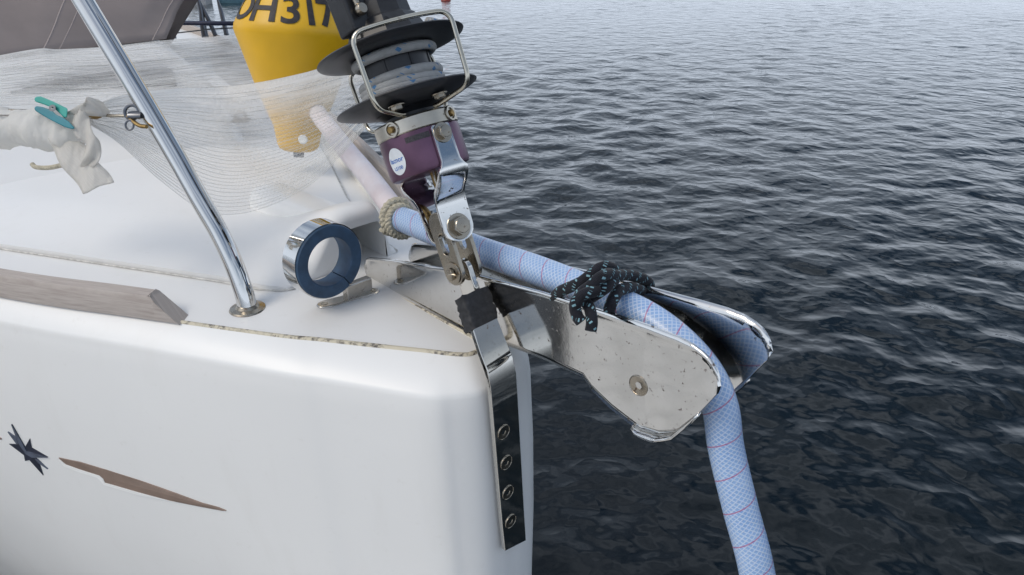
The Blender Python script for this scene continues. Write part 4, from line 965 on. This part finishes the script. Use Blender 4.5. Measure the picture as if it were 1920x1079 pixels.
# ------------------------------------------------------------------ canvas tent over the boom
tent = empty('canvas_cover', roof_z(150, 92), 'large taupe canvas cover stretched over the cabin behind the net', 'cover')
def tent_panel():
    V = []; F = []; UV = []; nu, nv = 40, 24
    bl_ = catmull([roof_z(-260, 150), roof_z(0, 113), roof_z(70, 103), roof_z(180, 88), roof_z(312, 73)], 10); tl_ = catmull([at(-260, -300, 2.5), at(0, -240, 2.55), at(180, -230, 2.7), at(330, -200, 2.8), at(470, -160, 2.9)], 10)
    for i in range(nu + 1):
        x = i / nu * (len(bl_) - 1); k = min(int(x), len(bl_) - 2); b_ = bl_[k].lerp(bl_[k + 1], x - k); t_ = tl_[k].lerp(tl_[k + 1], x - k)
        for j in range(nv + 1):
            q = j / nv; p = b_.lerp(t_, q); p = p + Vector((0, 1, .3)) * (.05 * math.sin(math.pi * q)) + Vector((0, .012, 0)) * mnoise.noise(Vector((i * .12, j * .35, 2)))
            if i > nu - 6: p = p - Vector((.06, 0, 0)) * math.sin(math.pi * min(1, q * 1.6)) * (i - nu + 6) / 6 * .6
            V.append(p); UV.append((i / nu, q))
    m = nv + 1
    for i in range(nu):
        for j in range(nv): F.append((i * m + j, (i + 1) * m + j, (i + 1) * m + j + 1, i * m + j + 1))
    front = mesh('front_panel', V, F, M['tent'], tent, uvs=UV, sharp=60, solidify=.003)
    V2 = []; F2 = []
    for i in range(nu + 1):
        p = V[i * m + nv]; V2 += [p, p + Vector((-.8, .5, -.75))]
    for i in range(nu): F2.append((i * 2, i * 2 + 2, i * 2 + 3, i * 2 + 1))
    mesh('back_panel', V2, F2, M['tent'], tent, solidify=.003)
    def on(i_, j0, j1, name, rad):
        tube(name, [V[int(i_ + (j - j0) * sl_) * m + j] + Vector((0, -.003, 0)) for j in range(j0, j1) for sl_ in (0,)], rad, M['tent_seam'], tent, seg=5)
    on(21, 0, nv, 'seam', .0022); on(24, 0, nv, 'seam', .0016); on(38, 0, nv, 'seam', .0020)
tent_panel()

# ------------------------------------------------------------------ far boats and float
def far_boat(u, name, label, hullm, topm, length, beam, heading):
    p = on_z(u, 6, 0); o = empty(name, p, label, 'boat'); ex = Vector((math.cos(heading), math.sin(heading), 0)); ey = Vector((-math.sin(heading), math.cos(heading), 0))
    def shell(nm, mat, z0, z1, w0, w1):
        V = []; F = []; st_ = [(-.5, .8), (-.2, 1), (.1, .95), (.3, .7), (.45, .3), (.5, .03)]
        for x, b_ in st_:
            for y, z in ((-w1, z1), (-w0, z0), (w0, z0), (w1, z1)): V.append(p + ex * x * length + ey * (y * b_ * beam / 2 + beam * .5) + UP * (z + (.10 * (x + .5) if z > .2 else 0)))
        for i_ in range(5):
            for k in range(4): F.append((i_ * 4 + k, i_ * 4 + (k + 1) % 4, i_ * 4 + 4 + (k + 1) % 4, i_ * 4 + 4 + k))
        F += [(0, 1, 2, 3), (20, 21, 22, 23)]; mesh(nm, V, F, mat, o, sharp=40)
    shell('hull', hullm, -.15, .22, .85, .97); shell('gunwale', topm, .221, .34, .99, 1.02)
    box('thwart', p + ey * beam * .5 + UP * .37, ex, ey, UP, .12, beam * .45, .02, topm, o)
far_boat(378, 'moored_dinghy', 'far pale grey dinghy at the top edge beside the canvas cover', M['boat_grey'], M['boat_white'], .75, .8, R(182))
far_boat(440, 'moored_dinghy', 'far teal and white dinghy at the top edge left of the buoy', M['boat_teal'], M['boat_white'], 1.1, .8, R(2))
fp_ = on_z(836, 1, 0); lathe('float', [(0, -.12), (.10, -.10), (.17, 0), (.12, .11), (.05, .16), (0, .17)], fp_, UP, EXc, Vector((0, 1, 0)), M['red'], None, seg=20)
tag(bpy.data.objects['float'], 'tiny red float on the far water above the drum', 'float')

# ------------------------------------------------------------------ pontoon the photographer stands on
M['plank'] = simple('pale_bleached_planks', (.62, .61, .585), .8, nscale=18, var=.25, bmp=.3, spec=.25)
pon = box('pontoon', Vector((-2.26, -.62, .30)), EXc, Vector((0, 1, 0)), UP, 2.34, 1.24, .16, simple('concrete_float', (.40, .39, .37), .9, nscale=20, var=.2, bmp=.3), None, bevel=.02)
tag(pon, kind='structure'); _pl = None
for k in range(31):
    x = -4.55 + k * .15
    if _pl is None: _pl = box('plank', Vector((x, -.62, .4825)), EXc, Vector((0, 1, 0)), UP, .072, 1.26, .020, M['plank'], pon, bevel=.004)
    else:
        o = _pl.copy(); COL.objects.link(o); o.location = Vector((x, -.62, .4825)) - WLOC[pon]
